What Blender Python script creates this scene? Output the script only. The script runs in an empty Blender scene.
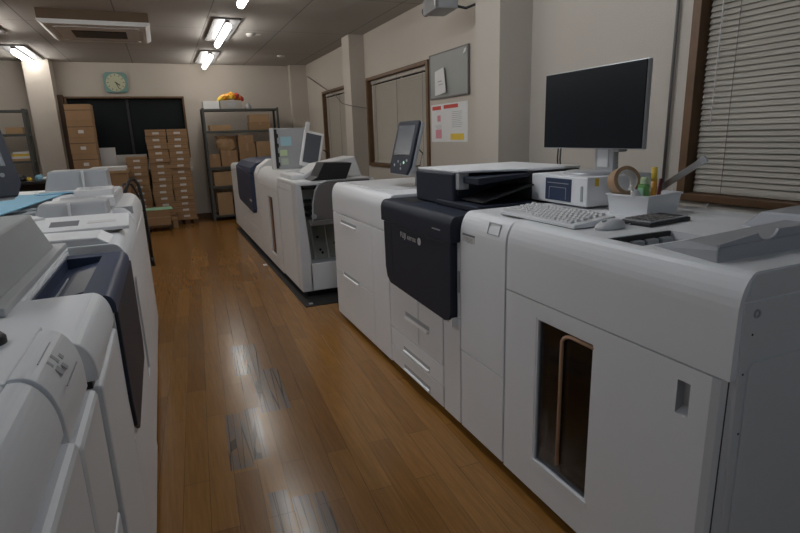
import bpy, bmesh, math, random
from mathutils import Vector, Matrix
random.seed(7)
S = bpy.context.scene
COL = S.collection
PI = math.pi

# ------------------------------------------------------------------ materials
def mat(name, rgb, rough=.5, metal=0., noise=.04, nscale=6., bump=0., bscale=60., coat=0., alpha=None, spec=.5):
    m = bpy.data.materials.new(name); m.use_nodes = True
    nt = m.node_tree; b = nt.nodes['Principled BSDF']
    tc = nt.nodes.new('ShaderNodeTexCoord')
    n = nt.nodes.new('ShaderNodeTexNoise'); n.inputs['Scale'].default_value = nscale; n.inputs['Detail'].default_value = 4
    nt.links.new(tc.outputs['Object'], n.inputs['Vector'])
    mx = nt.nodes.new('ShaderNodeMix'); mx.data_type = 'RGBA'
    lo = tuple(max(0, c*(1-noise*1.5)) for c in rgb)+(1,); hi = tuple(min(1, c*(1+noise)) for c in rgb)+(1,)
    mx.inputs[6].default_value = lo; mx.inputs[7].default_value = hi
    nt.links.new(n.outputs['Fac'], mx.inputs[0]); nt.links.new(mx.outputs[2], b.inputs['Base Color'])
    b.inputs['Roughness'].default_value = rough; b.inputs['Metallic'].default_value = metal
    b.inputs['Specular IOR Level'].default_value = spec
    if coat: b.inputs['Coat Weight'].default_value = coat; b.inputs['Coat Roughness'].default_value = .15
    if bump:
        n2 = nt.nodes.new('ShaderNodeTexNoise'); n2.inputs['Scale'].default_value = bscale
        nt.links.new(tc.outputs['Object'], n2.inputs['Vector'])
        bp = nt.nodes.new('ShaderNodeBump'); bp.inputs['Strength'].default_value = bump; bp.inputs['Distance'].default_value = .01
        nt.links.new(n2.outputs['Fac'], bp.inputs['Height']); nt.links.new(bp.outputs['Normal'], b.inputs['Normal'])
    return m

def glassy(name, tint, gloss=.06, rough=.02):
    m = bpy.data.materials.new(name); m.use_nodes = True
    nt = m.node_tree; nt.nodes.remove(nt.nodes['Principled BSDF']); out = nt.nodes['Material Output']
    t = nt.nodes.new('ShaderNodeBsdfTransparent'); t.inputs['Color'].default_value = tint+(1,)
    g = nt.nodes.new('ShaderNodeBsdfGlossy'); g.inputs['Roughness'].default_value = rough
    f = nt.nodes.new('ShaderNodeFresnel'); f.inputs['IOR'].default_value = 1.45
    ad = nt.nodes.new('ShaderNodeMath'); ad.operation = 'MULTIPLY_ADD'; ad.inputs[1].default_value = .45; ad.inputs[2].default_value = gloss
    mx = nt.nodes.new('ShaderNodeMixShader')
    nt.links.new(f.outputs['Fac'], ad.inputs[0]); nt.links.new(ad.outputs[0], mx.inputs[0])
    nt.links.new(t.outputs[0], mx.inputs[1]); nt.links.new(g.outputs[0], mx.inputs[2]); nt.links.new(mx.outputs[0], out.inputs['Surface'])
    return m

def emit(name, rgb, s):
    m = bpy.data.materials.new(name); m.use_nodes = True
    b = m.node_tree.nodes['Principled BSDF']; b.inputs['Base Color'].default_value = (.8, .8, .8, 1)
    b.inputs['Emission Color'].default_value = rgb+(1,); b.inputs['Emission Strength'].default_value = s
    return m

def frosted(name, rgb, alpha):
    m = mat(name, rgb, rough=.25, noise=.03)
    nt = m.node_tree; b = nt.nodes['Principled BSDF']; out = nt.nodes['Material Output']
    t = nt.nodes.new('ShaderNodeBsdfTransparent'); mx = nt.nodes.new('ShaderNodeMixShader'); mx.inputs[0].default_value = alpha
    nt.links.new(t.outputs[0], mx.inputs[1]); nt.links.new(b.outputs[0], mx.inputs[2]); nt.links.new(mx.outputs[0], out.inputs['Surface'])
    return m

def floor_mat():
    m = bpy.data.materials.new('wood_floor'); m.use_nodes = True
    nt = m.node_tree; N = nt.nodes.new; L = nt.links.new; b = nt.nodes['Principled BSDF']
    tc = N('ShaderNodeTexCoord'); mp = N('ShaderNodeMapping'); mp.inputs['Rotation'].default_value = (0, 0, math.radians(90+FLOOR_ROT))
    L(tc.outputs['Object'], mp.inputs['Vector'])
    br = N('ShaderNodeTexBrick'); br.inputs['Scale'].default_value = 1; br.inputs['Brick Width'].default_value = .91
    br.inputs['Row Height'].default_value = .101; br.inputs['Mortar Size'].default_value = .0012; br.offset = .37
    br.inputs['Mortar Smooth'].default_value = .3
    br.inputs['Color1'].default_value = (0, 0, 0, 1); br.inputs['Color2'].default_value = (1, 1, 1, 1); br.inputs['Mortar'].default_value = (.5, .5, .5, 1)
    L(mp.outputs[0], br.inputs['Vector'])
    # grain
    mg = N('ShaderNodeMapping'); mg.inputs['Rotation'].default_value = (0, 0, math.radians(FLOOR_ROT)); mg.inputs['Scale'].default_value = (38, 1.6, 1)
    L(tc.outputs['Object'], mg.inputs['Vector'])
    gn = N('ShaderNodeTexNoise'); gn.inputs['Scale'].default_value = 2.2; gn.inputs['Detail'].default_value = 6; gn.inputs['Roughness'].default_value = .65
    L(mg.outputs[0], gn.inputs['Vector'])
    r1 = N('ShaderNodeValToRGB'); e = r1.color_ramp.elements
    e[0].color = (.220, .098, .023, 1); e[1].color = (.305, .146, .036, 1)
    L(br.outputs['Color'], r1.inputs[0])
    r2 = N('ShaderNodeValToRGB'); r2.color_ramp.elements[0].position = .3; r2.color_ramp.elements[0].color = (.72, .70, .66, 1)
    r2.color_ramp.elements[1].position = .75; r2.color_ramp.elements[1].color = (1.12, 1.12, 1.12, 1)
    L(gn.outputs['Fac'], r2.inputs[0])
    mu = N('ShaderNodeMix'); mu.data_type = 'RGBA'; mu.blend_type = 'MULTIPLY'; mu.inputs[0].default_value = 1
    L(r1.outputs[0], mu.inputs[6]); L(r2.outputs[0], mu.inputs[7])
    cur = mu.outputs[2]
    # worn grey boards: rectangles in floor coordinates, eaten away by noise
    sep = N('ShaderNodeSeparateXYZ'); mr = N('ShaderNodeMapping'); mr.inputs['Rotation'].default_value = (0, 0, math.radians(FLOOR_ROT))
    L(tc.outputs['Object'], mr.inputs['Vector']); L(mr.outputs[0], sep.inputs[0])
    def M(op, a, c=None):
        n = N('ShaderNodeMath'); n.operation = op
        for i, v in enumerate((a, c)):
            if v is None: continue
            if isinstance(v, (int, float)): n.inputs[i].default_value = v
            else: L(v, n.inputs[i])
        return n.outputs[0]
    wn = N('ShaderNodeTexNoise'); wn.inputs['Scale'].default_value = 5; wn.inputs['Detail'].default_value = 5
    mw = N('ShaderNodeMapping'); mw.inputs['Scale'].default_value = (5, 1, 1); L(tc.outputs['Object'], mw.inputs['Vector']); L(mw.outputs[0], wn.inputs['Vector'])
    tot = None
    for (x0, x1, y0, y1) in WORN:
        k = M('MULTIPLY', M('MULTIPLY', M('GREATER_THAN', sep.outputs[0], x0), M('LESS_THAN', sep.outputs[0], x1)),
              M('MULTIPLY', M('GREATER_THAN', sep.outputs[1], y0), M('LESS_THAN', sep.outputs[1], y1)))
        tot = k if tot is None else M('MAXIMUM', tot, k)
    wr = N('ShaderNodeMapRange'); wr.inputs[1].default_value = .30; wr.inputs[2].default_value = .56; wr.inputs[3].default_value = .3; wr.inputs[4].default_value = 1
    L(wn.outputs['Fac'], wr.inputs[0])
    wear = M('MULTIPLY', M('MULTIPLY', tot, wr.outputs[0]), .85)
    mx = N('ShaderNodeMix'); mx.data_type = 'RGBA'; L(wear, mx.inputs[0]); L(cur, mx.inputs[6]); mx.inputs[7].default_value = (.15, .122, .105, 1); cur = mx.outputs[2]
    # cracks in worn boards
    mc = N('ShaderNodeMapping'); mc.inputs['Scale'].default_value = (18, .45, 1); L(mr.outputs[0], mc.inputs['Vector'])
    vo = N('ShaderNodeTexVoronoi'); vo.feature = 'DISTANCE_TO_EDGE'; vo.inputs['Scale'].default_value = 1.6; L(mc.outputs[0], vo.inputs['Vector'])
    ck = M('MULTIPLY', M('LESS_THAN', vo.outputs['Distance'], .03), M('MULTIPLY', tot, .8))
    m4 = N('ShaderNodeMix'); m4.data_type = 'RGBA'; L(ck, m4.inputs[0]); L(cur, m4.inputs[6]); m4.inputs[7].default_value = (.03, .022, .018, 1); cur = m4.outputs[2]
    # plank seams
    m3 = N('ShaderNodeMix'); m3.data_type = 'RGBA'; L(M('MULTIPLY', br.outputs['Fac'], .75), m3.inputs[0]); L(cur, m3.inputs[6]); m3.inputs[7].default_value = (.03, .014, .006, 1)
    L(m3.outputs[2], b.inputs['Base Color'])
    rn = N('ShaderNodeMapRange'); rn.inputs[3].default_value = .19; rn.inputs[4].default_value = .25; L(gn.outputs['Fac'], rn.inputs[0])
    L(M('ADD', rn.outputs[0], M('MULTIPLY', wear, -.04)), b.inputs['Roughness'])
    bp = N('ShaderNodeBump'); bp.inputs['Strength'].default_value = .25; bp.inputs['Distance'].default_value = .002
    hh = M('SUBTRACT', M('MULTIPLY', gn.outputs['Fac'], .04), M('ADD', br.outputs['Fac'], M('MULTIPLY', ck, .8)))
    L(hh, bp.inputs['Height']); L(bp.outputs[0], b.inputs['Normal'])
    return m

def wall_mat(name, rgb):
    m = mat(name, rgb, rough=.85, noise=.05, nscale=1.3, bump=.25, bscale=140, spec=.2)
    return m

def ceil_mat():
    m = bpy.data.materials.new('ceiling_board'); m.use_nodes = True
    nt = m.node_tree; N = nt.nodes.new; L = nt.links.new; b = nt.nodes['Principled BSDF']
    tc = N('ShaderNodeTexCoord'); mp = N('ShaderNodeMapping'); mp.inputs['Rotation'].default_value = (0, 0, PI/2); mp.inputs['Location'].default_value = (0, .27, 0)
    L(tc.outputs['Object'], mp.inputs['Vector'])
    br = N('ShaderNodeTexBrick'); br.inputs['Scale'].default_value = 1; br.inputs['Brick Width'].default_value = 1.82
    br.inputs['Row Height'].default_value = .91; br.inputs['Mortar Size'].default_value = .006; br.offset = 0
    c = (.42, .40, .375, 1); br.inputs['Color1'].default_value = c; br.inputs['Color2'].default_value = (.40, .38, .355, 1); br.inputs['Mortar'].default_value = (.17, .16, .15, 1)
    L(mp.outputs[0], br.inputs['Vector']); L(br.outputs['Color'], b.inputs['Base Color']); b.inputs['Roughness'].default_value = .8
    n = N('ShaderNodeTexNoise'); n.inputs['Scale'].default_value = 90; L(tc.outputs['Object'], n.inputs['Vector'])
    bp = N('ShaderNodeBump'); bp.inputs['Strength'].default_value = .3; bp.inputs['Distance'].default_value = .004; L(n.outputs['Fac'], bp.inputs['Height']); L(bp.outputs[0], b.inputs['Normal'])
    return m

FLOOR_ROT = 3.0
def fr(x, y):
    a = math.radians(FLOOR_ROT); return (x*math.cos(a)-y*math.sin(a), x*math.sin(a)+y*math.cos(a))
WORN = []
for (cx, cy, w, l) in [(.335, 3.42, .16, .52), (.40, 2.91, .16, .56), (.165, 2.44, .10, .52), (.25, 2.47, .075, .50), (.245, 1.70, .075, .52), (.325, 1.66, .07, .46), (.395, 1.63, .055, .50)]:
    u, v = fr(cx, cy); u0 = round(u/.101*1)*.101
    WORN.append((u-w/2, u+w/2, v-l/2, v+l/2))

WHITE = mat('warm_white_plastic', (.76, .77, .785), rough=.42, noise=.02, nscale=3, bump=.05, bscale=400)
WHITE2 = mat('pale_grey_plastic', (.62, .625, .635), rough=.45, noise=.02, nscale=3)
GREYP = mat('light_grey_plastic', (.36, .37, .385), rough=.42, noise=.03)
GAPSHADE = mat('gap_shade', (.05, .05, .052), rough=.8)  # core colour, painted dark to deepen the shade in panel gaps
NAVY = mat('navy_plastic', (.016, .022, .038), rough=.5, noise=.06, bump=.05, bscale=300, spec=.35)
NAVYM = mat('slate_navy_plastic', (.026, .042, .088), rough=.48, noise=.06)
BLACK = mat('black_plastic', (.012, .012, .014), rough=.45)
BLACKG = mat('black_screen', (.006, .009, .013), rough=.3, spec=.2)
SCREEN = mat('grey_lcd_screen', (.10, .115, .135), rough=.25)
SILVER = mat('silver_plastic', (.42, .43, .45), rough=.35, metal=.3)
CHROME = mat('bright_handle', (.92, .92, .92), rough=.3)
STEEL = mat('brushed_steel', (.35, .35, .36), rough=.35, metal=.9)
COPPER = mat('brown_strap', (.48, .29, .18), rough=.5)
INNER = mat('dark_interior', (.03, .03, .032), rough=.6)
WOODF = mat('brown_window_wood', (.135, .07, .03), rough=.5, noise=.25, nscale=12)
WOODD = mat('dark_brown_wood', (.09, .045, .022), rough=.5, noise=.2)
BLIND = mat('grey_beige_blind', (.42, .385, .33), rough=.55, noise=.04)
WALL = wall_mat('beige_wallpaper', (.50, .455, .40))
PILL = wall_mat('beige_pillar_paper', (.51, .465, .41))
CARD = mat('brown_cardboard', (.33, .20, .105), rough=.8, noise=.12, nscale=5)
CARD2 = mat('light_cardboard', (.40, .26, .14), rough=.8, noise=.12, nscale=5)
PAPER = mat('white_paper', (.68, .68, .68), rough=.7, noise=.02)
LABELM = mat('label_paper', (.62, .60, .58), rough=.7)
SHELFM = mat('grey_green_steel', (.075, .08, .075), rough=.5, noise=.08)
TAPEB = mat('brown_tape', (.38, .24, .14), rough=.4)
BLUE = mat('blue_paper', (.22, .45, .60), rough=.7)
BLUEN = mat('pale_blue_note', (.33, .55, .62), rough=.7)
GREENN = mat('pale_green_note', (.50, .62, .38), rough=.7)
GREEN = mat('green_plastic', (.18, .42, .12), rough=.35)
MINT = mat('mint_paper', (.35, .62, .42), rough=.7)
ORANGE = mat('orange_plastic', (.75, .33, .03), rough=.4)
YELLOW = mat('yellow_plastic', (.75, .52, .06), rough=.5)
RED = mat('red_ink', (.55, .06, .04), rough=.6)
PINK = mat('pink_ink', (.65, .28, .33), rough=.6)
MAROON = mat('maroon_plastic', (.12, .02, .02), rough=.4)
GREYBOARD = mat('grey_board', (.27, .28, .265), rough=.5, noise=.04)
INK = mat('grey_ink', (.16, .16, .17), rough=.7)
LOGO = mat('white_logo_print', (.65, .65, .66), rough=.5)
TEAL = mat('teal_clock_case', (.16, .30, .28), rough=.4)
CREAM = mat('cream_dial', (.50, .52, .36), rough=.5)
BRONZE = mat('brown_timber_frame', (.13, .085, .05), rough=.7, noise=.15)
GREENGREY = mat('green_grey_panel', (.40, .41, .35), rough=.6)
TAUPE = mat('taupe_tray_plastic', (.15, .14, .135), rough=.5)
RUBBER = mat('black_mat_rubber', (.008, .008, .008), rough=.7)
LAMP = emit('lamp_tube_glow', (1., .96, .90), 22)
NEARL = emit('near_tube_glow', (.93, .96, 1.), 38)
COOL = emit('cool_tube_glow', (.62, .80, 1.), 24)  # glow of the fill lamps added behind the viewer
LAMPB = mat('lamp_grey_enamel', (.16, .16, .165), rough=.4)
LAMPS_ = mat('lamp_grey_edge', (.16, .16, .16), rough=.5)
LEDG = emit('green_led', (.1, .8, .25), .5)
DOORGLASS = glassy('smoked_door_glass', (.45, .46, .48), gloss=.015)
CLEAR = glassy('clear_acrylic', (.93, .94, .95), gloss=.01)
WINGLASS = glassy('window_glass', (.75, .78, .8), gloss=.0)
FROST = frosted('grey_translucent_plastic', (.40, .415, .45), .9)
FROST2 = frosted('clear_grey_cover', (.50, .51, .52), .75)
FLOORM = floor_mat(); CEILM = ceil_mat()

# ------------------------------------------------------------------ mesh builder
class MB:
    def __init__(s): s.bm = bmesh.new()
    def poly(s, pts, faces):
        vs = [s.bm.verts.new(p) for p in pts]
        for f in faces:
            try: s.bm.faces.new([vs[i] for i in f])
            except ValueError: pass
        return vs
    def box(s, x0, x1, y0, y1, z0, z1, M=None):
        x0, x1 = sorted((x0, x1)); y0, y1 = sorted((y0, y1)); z0, z1 = sorted((z0, z1))
        p = [Vector(q) for q in ((x0,y0,z0),(x1,y0,z0),(x1,y1,z0),(x0,y1,z0),(x0,y0,z1),(x1,y0,z1),(x1,y1,z1),(x0,y1,z1))]
        if M: p = [M @ q for q in p]
        s.poly(p, [(0,3,2,1),(4,5,6,7),(0,1,5,4),(1,2,6,5),(2,3,7,6),(3,0,4,7)]); return s
    def prism(s, prof, axis, a, b, M=None):
        # prof: 2D points; axis 'y': (x,z), 'x': (y,z), 'z': (x,y)
        def P(u, v, t):
            q = {'y': (u, t, v), 'x': (t, u, v), 'z': (u, v, t)}[axis]; q = Vector(q); return M @ q if M else q
        n = len(prof); pts = [P(u, v, a) for u, v in prof]+[P(u, v, b) for u, v in prof]
        s.poly(pts, [tuple(range(n-1, -1, -1)), tuple(range(n, 2*n))]+[(i, (i+1) % n, n+(i+1) % n, n+i) for i in range(n)]); return s
    def slabs(s, ax, a0, a1, u0, u1, v0, v1, holes):
        # slab normal to ax ('x' or 'y'), with rectangular holes (u0,u1,v0,v1)
        us = sorted({u0, u1, *[h[i] for h in holes for i in (0, 1)]}); vs = sorted({v0, v1, *[h[i] for h in holes for i in (2, 3)]})
        for i in range(len(us)-1):
            for j in range(len(vs)-1):
                cu, cv = (us[i]+us[i+1])/2, (vs[j]+vs[j+1])/2
                if any(h[0] < cu < h[1] and h[2] < cv < h[3] for h in holes): continue
                if ax == 'x': s.box(a0, a1, us[i], us[i+1], vs[j], vs[j+1])
                else: s.box(us[i], us[i+1], a0, a1, vs[j], vs[j+1])
        return s
    def tube(s, pts, r, n=10, close=True):
        pts = [Vector(p) for p in pts]; rings = []
        for i, p in enumerate(pts):
            d = (pts[min(i+1, len(pts)-1)]-pts[max(i-1, 0)]).normalized()
            up = Vector((0, 0, 1)) if abs(d.z) < .9 else Vector((1, 0, 0))
            a = d.cross(up).normalized(); b = d.cross(a)
            rr = r[i] if isinstance(r, (list, tuple)) else r
            rings.append([s.bm.verts.new(p+rr*(math.cos(t*2*PI/n)*a+math.sin(t*2*PI/n)*b)) for t in range(n)])
        for k in range(len(rings)-1):
            for t in range(n): s.bm.faces.new((rings[k][t], rings[k][(t+1) % n], rings[k+1][(t+1) % n], rings[k+1][t]))
        if close: s.bm.faces.new(rings[0][::-1]); s.bm.faces.new(rings[-1])
        return s
    def lathe(s, c, prof, axis='z', n=28, M=None, ring=False):
        rings = []
        for r, h in prof:
            ring = []
            for t in range(n):
                a = t*2*PI/n; u, v = r*math.cos(a), r*math.sin(a)
                q = Vector({'z': (u, v, h), 'x': (h, u, v), 'y': (u, h, v)}[axis])
                if M: q = M @ q
                ring.append(s.bm.verts.new(Vector(c)+q))
            rings.append(ring)
        for k in range(len(rings)-1):
            for t in range(n): s.bm.faces.new((rings[k][t], rings[k][(t+1) % n], rings[k+1][(t+1) % n], rings[k+1][t]))
        if ring: return s
        if prof[0][0] > 1e-5: s.bm.faces.new(rings[0][::-1])
        if prof[-1][0] > 1e-5: s.bm.faces.new(rings[-1])
        return s
    def done(s, name, m, parent=None, loc=None, bevel=0., smooth=False, segs=2):
        off = Vector((0, 0, 0))
        if parent is not None: off = Vector(parent['_o'])
        elif loc is not None: off = Vector(loc)
        bmesh.ops.recalc_face_normals(s.bm, faces=s.bm.faces)
        for v in s.bm.verts: v.co -= off
        me = bpy.data.meshes.new(name)
        if smooth:
            for f in s.bm.faces: f.smooth = len(f.verts) <= 4
        s.bm.to_mesh(me); s.bm.free(); me.materials.append(m)
        o = bpy.data.objects.new(name, me); COL.objects.link(o); o['_o'] = tuple(off)
        if parent is not None: o.parent = parent
        else: o.location = off
        if bevel:
            b = o.modifiers.new('bevel', 'BEVEL'); b.width = bevel; b.segments = segs; b.limit_method = 'ANGLE'; b.angle_limit = math.radians(40)
        return o

def tag(o, label, cat, group=None):
    o['label'] = label; o['category'] = cat
    if group: o['group'] = group
    return o
def struct(o): o['kind'] = 'structure'; return o
def thing(name, label, cat, loc, group=None, rotz=0):
    o = bpy.data.objects.new(name, None); COL.objects.link(o); o.location = loc; o['_o'] = tuple(loc); o.empty_display_size = .05
    o.rotation_euler = (0, 0, rotz)
    return tag(o, label, cat, group)
def B(*a): return MB().box(*a)
def dup(root, loc, label, rotz=None):
    r = root.copy(); COL.objects.link(r); r.location = loc; r['label'] = label
    if rotz is not None: r.rotation_euler = (0, 0, rotz)
    for ch in list(root.children):
        c = ch.copy(); COL.objects.link(c); c.parent = r
        for g in list(ch.children):
            d = g.copy(); COL.objects.link(d); d.parent = c
    return r

# ------------------------------------------------------------------ room shell
XR, XL, YB, YF, ZC = 2.67, -4.2, 10.6, -3.0, 2.72
struct(B(XL-.1, XR+.1, YF-.1, YB+.1, -.1, 0).done('floor', FLOORM))
struct(B(XL-.1, XR+.1, YF-.1, YB+.1, ZC, ZC+.1).done('ceiling', CEILM))
W = [(.25, 2.165, .995, 2.155), (5.29, 7.17, .995, 2.155), (7.70, 9.38, .995, 2.155)]
struct(MB().slabs('x', XR, XR+.14, YF, YB, 0, ZC, W).done('wall_right', WALL))
BW = (-1.37, .47, 1.12, 2.18)
struct(MB().slabs('y', YB, YB+.14, XL, XR, 0, ZC, [BW]).done('wall_back', WALL))
struct(B(XL-.1, XL, YF, YB, 0, ZC).done('wall_left', WALL))
struct(B(XL, XR, YF-.1, YF, 0, ZC).done('wall_front', WALL))
struct(B(XR-.29, XR, 3.56, 3.90, 0, ZC).done('wall_pillar_near', PILL))
struct(B(XR-.21, XR, 7.25, 7.55, 0, ZC).done('wall_pillar_middle', PILL))
struct(B(XR-.31, XR, 10.42, YB, 0, ZC).done('wall_pillar_corner', PILL))
struct(B(-1.80, -1.45, 10.25, YB, 0, ZC).done('wall_pillar_left', PILL))
struct(B(-1.45, -1.375, 10.5, YB, 0, 2.2).done('trim_1', WOODD))
for nm, a in (('baseboard_back', (-1.37, XR-.31, YB-.015, YB, 0, .09)), ('baseboard_right', (XR-.015, XR, YF, 10.42, 0, .09))):
    struct(B(*a).done(nm, WOODD))
def window_right(i, y0, y1, z0, z1):
    fr_ = MB(); w = .05
    x0, x1 = XR-.025, XR+.12
    fr_.box(x0, x1, y0, y0+w, z0, z1).box(x0, x1, y1-w, y1, z0, z1).box(x0, x1, y0+w, y1-w, z0, z0+w*.8).box(x0, x1, y0+w, y1-w, z1-w*.8, z1)
    f = fr_.done('window_%d' % i, WOODF, bevel=.003); struct(f)
    struct(B(XR+.105, XR+.111, y0+w, y1-w, z0+.04, z1-.04).done('window_pane', WINGLASS, f))
    fr2 = MB(); ym = (y0+y1)/2; fr2.box(XR+.09, XR+.104, ym-.02, ym+.02, z0+.04, z1-.04)
    struct(fr2.done('window_sash', STEEL, f))
    b = thing('venetian_blind', ['', 'beige slatted blind in the large window behind the grey document tray, nearest the viewer',
              'beige slatted blind in the window beside the grey notice board',
              'beige slatted blind in the farthest window, next to the back corner'][i], 'blind', (XR+.04, ym, z1-.06), 'venetian blinds of the right wall')
    sl = MB(); z = z0+.075; a = math.radians(65)
    while z < z1-.09:
        sl.box(-.0165, .0165, y0+w+.008, y1-w-.008, -.0006, .0006, Matrix.Translation((XR+.045, 0, z)) @ Matrix.Rotation(-a, 4, 'Y')); z += .0285
    sl.done('slats', BLIND, b)
    B(XR+.03, XR+.065, y0+w+.005, y1-w-.005, z1-.085, z1-.042).done('head_rail', BLIND, b, bevel=.003)
    B(XR+.035, XR+.06, y0+w+.008, y1-w-.008, z0+.044, z0+.062).done('bottom_rail', BLIND, b, bevel=.003)
    n = 3
    for k in range(n):
        yy = y1-w-.18-k*(y1-y0-2*w-.36)/(n-1)
        MB().tube([(XR+.027, yy, z0+.05), (XR+.027, yy, z1-.06)], .002, 6).done('ladder_cord', TAUPE, b)
    MB().tube([(XR+.02, y1-w-.09, z1-.06), (XR+.02, y1-w-.085, z1-.75)], .0035, 6).done('tilt_wand', LABELM, b)
    return f
for i, w_ in enumerate(W): window_right(i+1, *w_)
# back window: brown frame, opaque matte near-black pane
f = MB(); x0, x1, z0, z1 = BW; w = .03
f.box(x0, x0+w, YB-.02, YB+.13, z0, z1).box(x1-w, x1, YB-.02, YB+.13, z0, z1).box(x0+w, x1-w, YB-.02, YB+.13, z0, z0+w).box(x0+w, x1-w, YB-.02, YB+.13, z1-w, z1)
f = struct(f.done('window_4', WOODF, bevel=.003))
struct(B(x0+w, x1-w, YB+.08, YB+.086, z0+w, z1-w).done('window_pane', mat('matte_black_pane', (.006, .009, .011), .55, spec=.2), f))
struct(B(-.47, -.43, YB+.06, YB+.078, z0+w, z1-w).done('window_sash', BLACK, f))

# ------------------------------------------------------------------ ceiling lamps
def lamp_proto():
    t = thing('ceiling_lamp', '', 'ceiling lamp', (0, 0, ZC), 'fluorescent ceiling lamps')
    MB().prism([(-.14, ZC), (-.14, ZC-.014), (-.13, ZC-.02), (.13, ZC-.02), (.14, ZC-.014), (.14, ZC)], 'y', -.70, .70).done('base_plate', LAMPB, t)
    for s_ in (-1, 1): B(s_*.14-.006, s_*.14+.006, -.70, .70, ZC-.022, ZC).done('side_rail', LAMPS_, t)
    MB().prism([(-.03, ZC-.02), (-.02, ZC-.05), (.02, ZC-.05), (.03, ZC-.02)], 'y', -.66, .66).done('channel', LAMPB, t, bevel=.003)
    ys = [-.66, -.655, -.64, .64, .655, .66]; rs = [.015, .028, .036, .036, .028, .015]
    MB().tube([(0, y, ZC-.082) for y in ys], rs, 14).done('tube', LAMP, t, smooth=True)
    return t
LP = lamp_proto()
t0 = LP.location.copy()
spots = [(.85, 9.66, 'ceiling lamp of the central row farthest from the viewer, near the back wall'),
         (.85, 7.31, 'ceiling lamp of the central row, second from the back wall'),
         (.85, 4.96, 'ceiling lamp cut by the top edge of the photo, in the central row'),
         (-1.65, 9.66, 'ceiling lamp at the far left, in front of the pale pillar'),
         (-1.65, 7.31, 'ceiling lamp at the left edge of the photo, beside the air conditioner')]
for i, (x, y, l) in enumerate(spots):
    if i == 0: LP.location = (x, y, 0+ZC); LP['label'] = l
    else: dup(LP, (x, y, ZC), l)
# children were built with world z; parent at ZC, offset handled by _o

# air conditioner
t = thing('air_conditioner', 'white ceiling cassette air conditioner with brown timber surround', 'air conditioner', (-.465, 7.12, ZC))
B(-.97, .04, 6.60, 7.64, ZC-.095, ZC).done('surround', BRONZE, t, bevel=.003)
MB().prism([(-.975, ZC-.095), (-.975, ZC-.115), (-.93, ZC-.14), (0, ZC-.14), (.045, ZC-.115), (.045, ZC-.095)], 'y', 6.595, 7.645).done('panel', WHITE, t, bevel=.004)
B(-.72, -.20, 6.93, 7.34, ZC-.146, ZC-.138).done('intake_grille', INNER, t)
g = MB()
for k in range(9): g.box(-.72, -.20, 6.95+k*.043, 6.965+k*.043, ZC-.15, ZC-.146)
g.done('grille_slats', TAUPE, t)
for y0, y1 in ((6.70, 6.76), (7.48, 7.54)):
    MB().prism([(-.82, y0), (-.86, y1-.02), (-.82, y1), (-.10, y1), (-.06, y1-.02), (-.10, y0)], 'z', ZC-.150, ZC-.138).done('louver', WHITE2, t, bevel=.003)
B(-.90, -.86, 6.85, 7.38, ZC-.147, ZC-.138).done('louver', WHITE2, t); B(-.07, -.03, 6.85, 7.38, ZC-.147, ZC-.138).done('louver', WHITE2, t)

# small ceiling fittings
t = thing('smoke_detector', 'small round white detector on the ceiling right of the central lamps', 'smoke detector', (1.22, 7.5, ZC))
MB().lathe((1.22, 7.5, ZC), [(.05, 0), (.05, -.015), (.035, -.035), (.02, -.04), (0, -.04)], smooth if False else 'z').done('cover', LABELM, t, smooth=True)
MB().tube([(1.27, 7.5, ZC-.01), (1.36, 7.5, ZC-.01)], .008, 6).done('cable_stub', LABELM, t)
t = thing('ceiling_speaker', 'tiny white round fitting on the ceiling near the back corner', 'ceiling fitting', (1.98, 9.3, ZC))
MB().lathe((1.98, 9.3, ZC), [(.06, 0), (.06, -.01), (.05, -.02), (0, -.022)]).done('cover', LABELM, t, smooth=True)
t = thing('security_camera', 'grey boxy ceiling-hung camera with a black looped cable above the notice board', 'security camera', (2.3, 4.45, 2.5))
R_ = Matrix.Translation((2.27, 4.28, 2.44)) @ Matrix.Rotation(math.radians(-8), 4, 'Z')
MB().box(-.10, .10, -.16, .16, -.06, .06, R_).done('housing', GREYP, t, bevel=.012)
MB().box(-.104, -.07, -.163, .10, -.05, .064, R_).done('side_plate', STEEL, t, bevel=.006)
MB().lathe(R_ @ Vector((-.06, .16, -.02)), [(.035, -.01), (.038, .03), (.02, .035), (0, .03)], 'y').done('lens', BLACK, t, smooth=True)
B(2.25, 2.31, 4.25, 4.31, 2.50, ZC).done('mount', SILVER, t)
MB().tube([(2.33, 4.15, 2.41), (2.40, 4.08, 2.38), (2.48, 4.04, 2.41), (2.51, 4.02, 2.48), (2.49, 4.03, 2.58), (2.44, 4.05, 2.72)], .011, 8).done('cable', BLACK, t, smooth=True)

# clock
t = thing('wall_clock', 'rounded square teal wall clock above the dark window', 'clock', (-.57, YB, 2.42))
cx, cz = -.57, 2.40
def rrect(w, h, r, n=5):
    p = []
    for sx, sz, a0 in ((1, 1, 0), (-1, 1, 90), (-1, -1, 180), (1, -1, 270)):
        for k in range(n+1):
            a = math.radians(a0+90*k/n); p.append((sx*(w/2-r)+r*math.cos(a), sz*(h/2-r)+r*math.sin(a)))
    return p
MB().prism([(cx+u, cz+v) for u, v in rrect(.36, .33, .07)], 'y', YB-.045, YB).done('case', TEAL, t, bevel=.006)
MB().lathe((cx, YB-.045, cz), [(.145, 0), (.145, -.004), (0, -.004)], 'y').done('dial', CREAM, t)
tk = MB()
for k in range(12):
    a = k*PI/6; M_ = Matrix.Translation((cx+.12*math.sin(a), YB-.05, cz+.12*math.cos(a))) @ Matrix.Rotation(a, 4, 'Y'); tk.box(-.005, .005, -.001, .001, -.015, .015, M_)
tk.done('hour_marks', INK, t)
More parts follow.
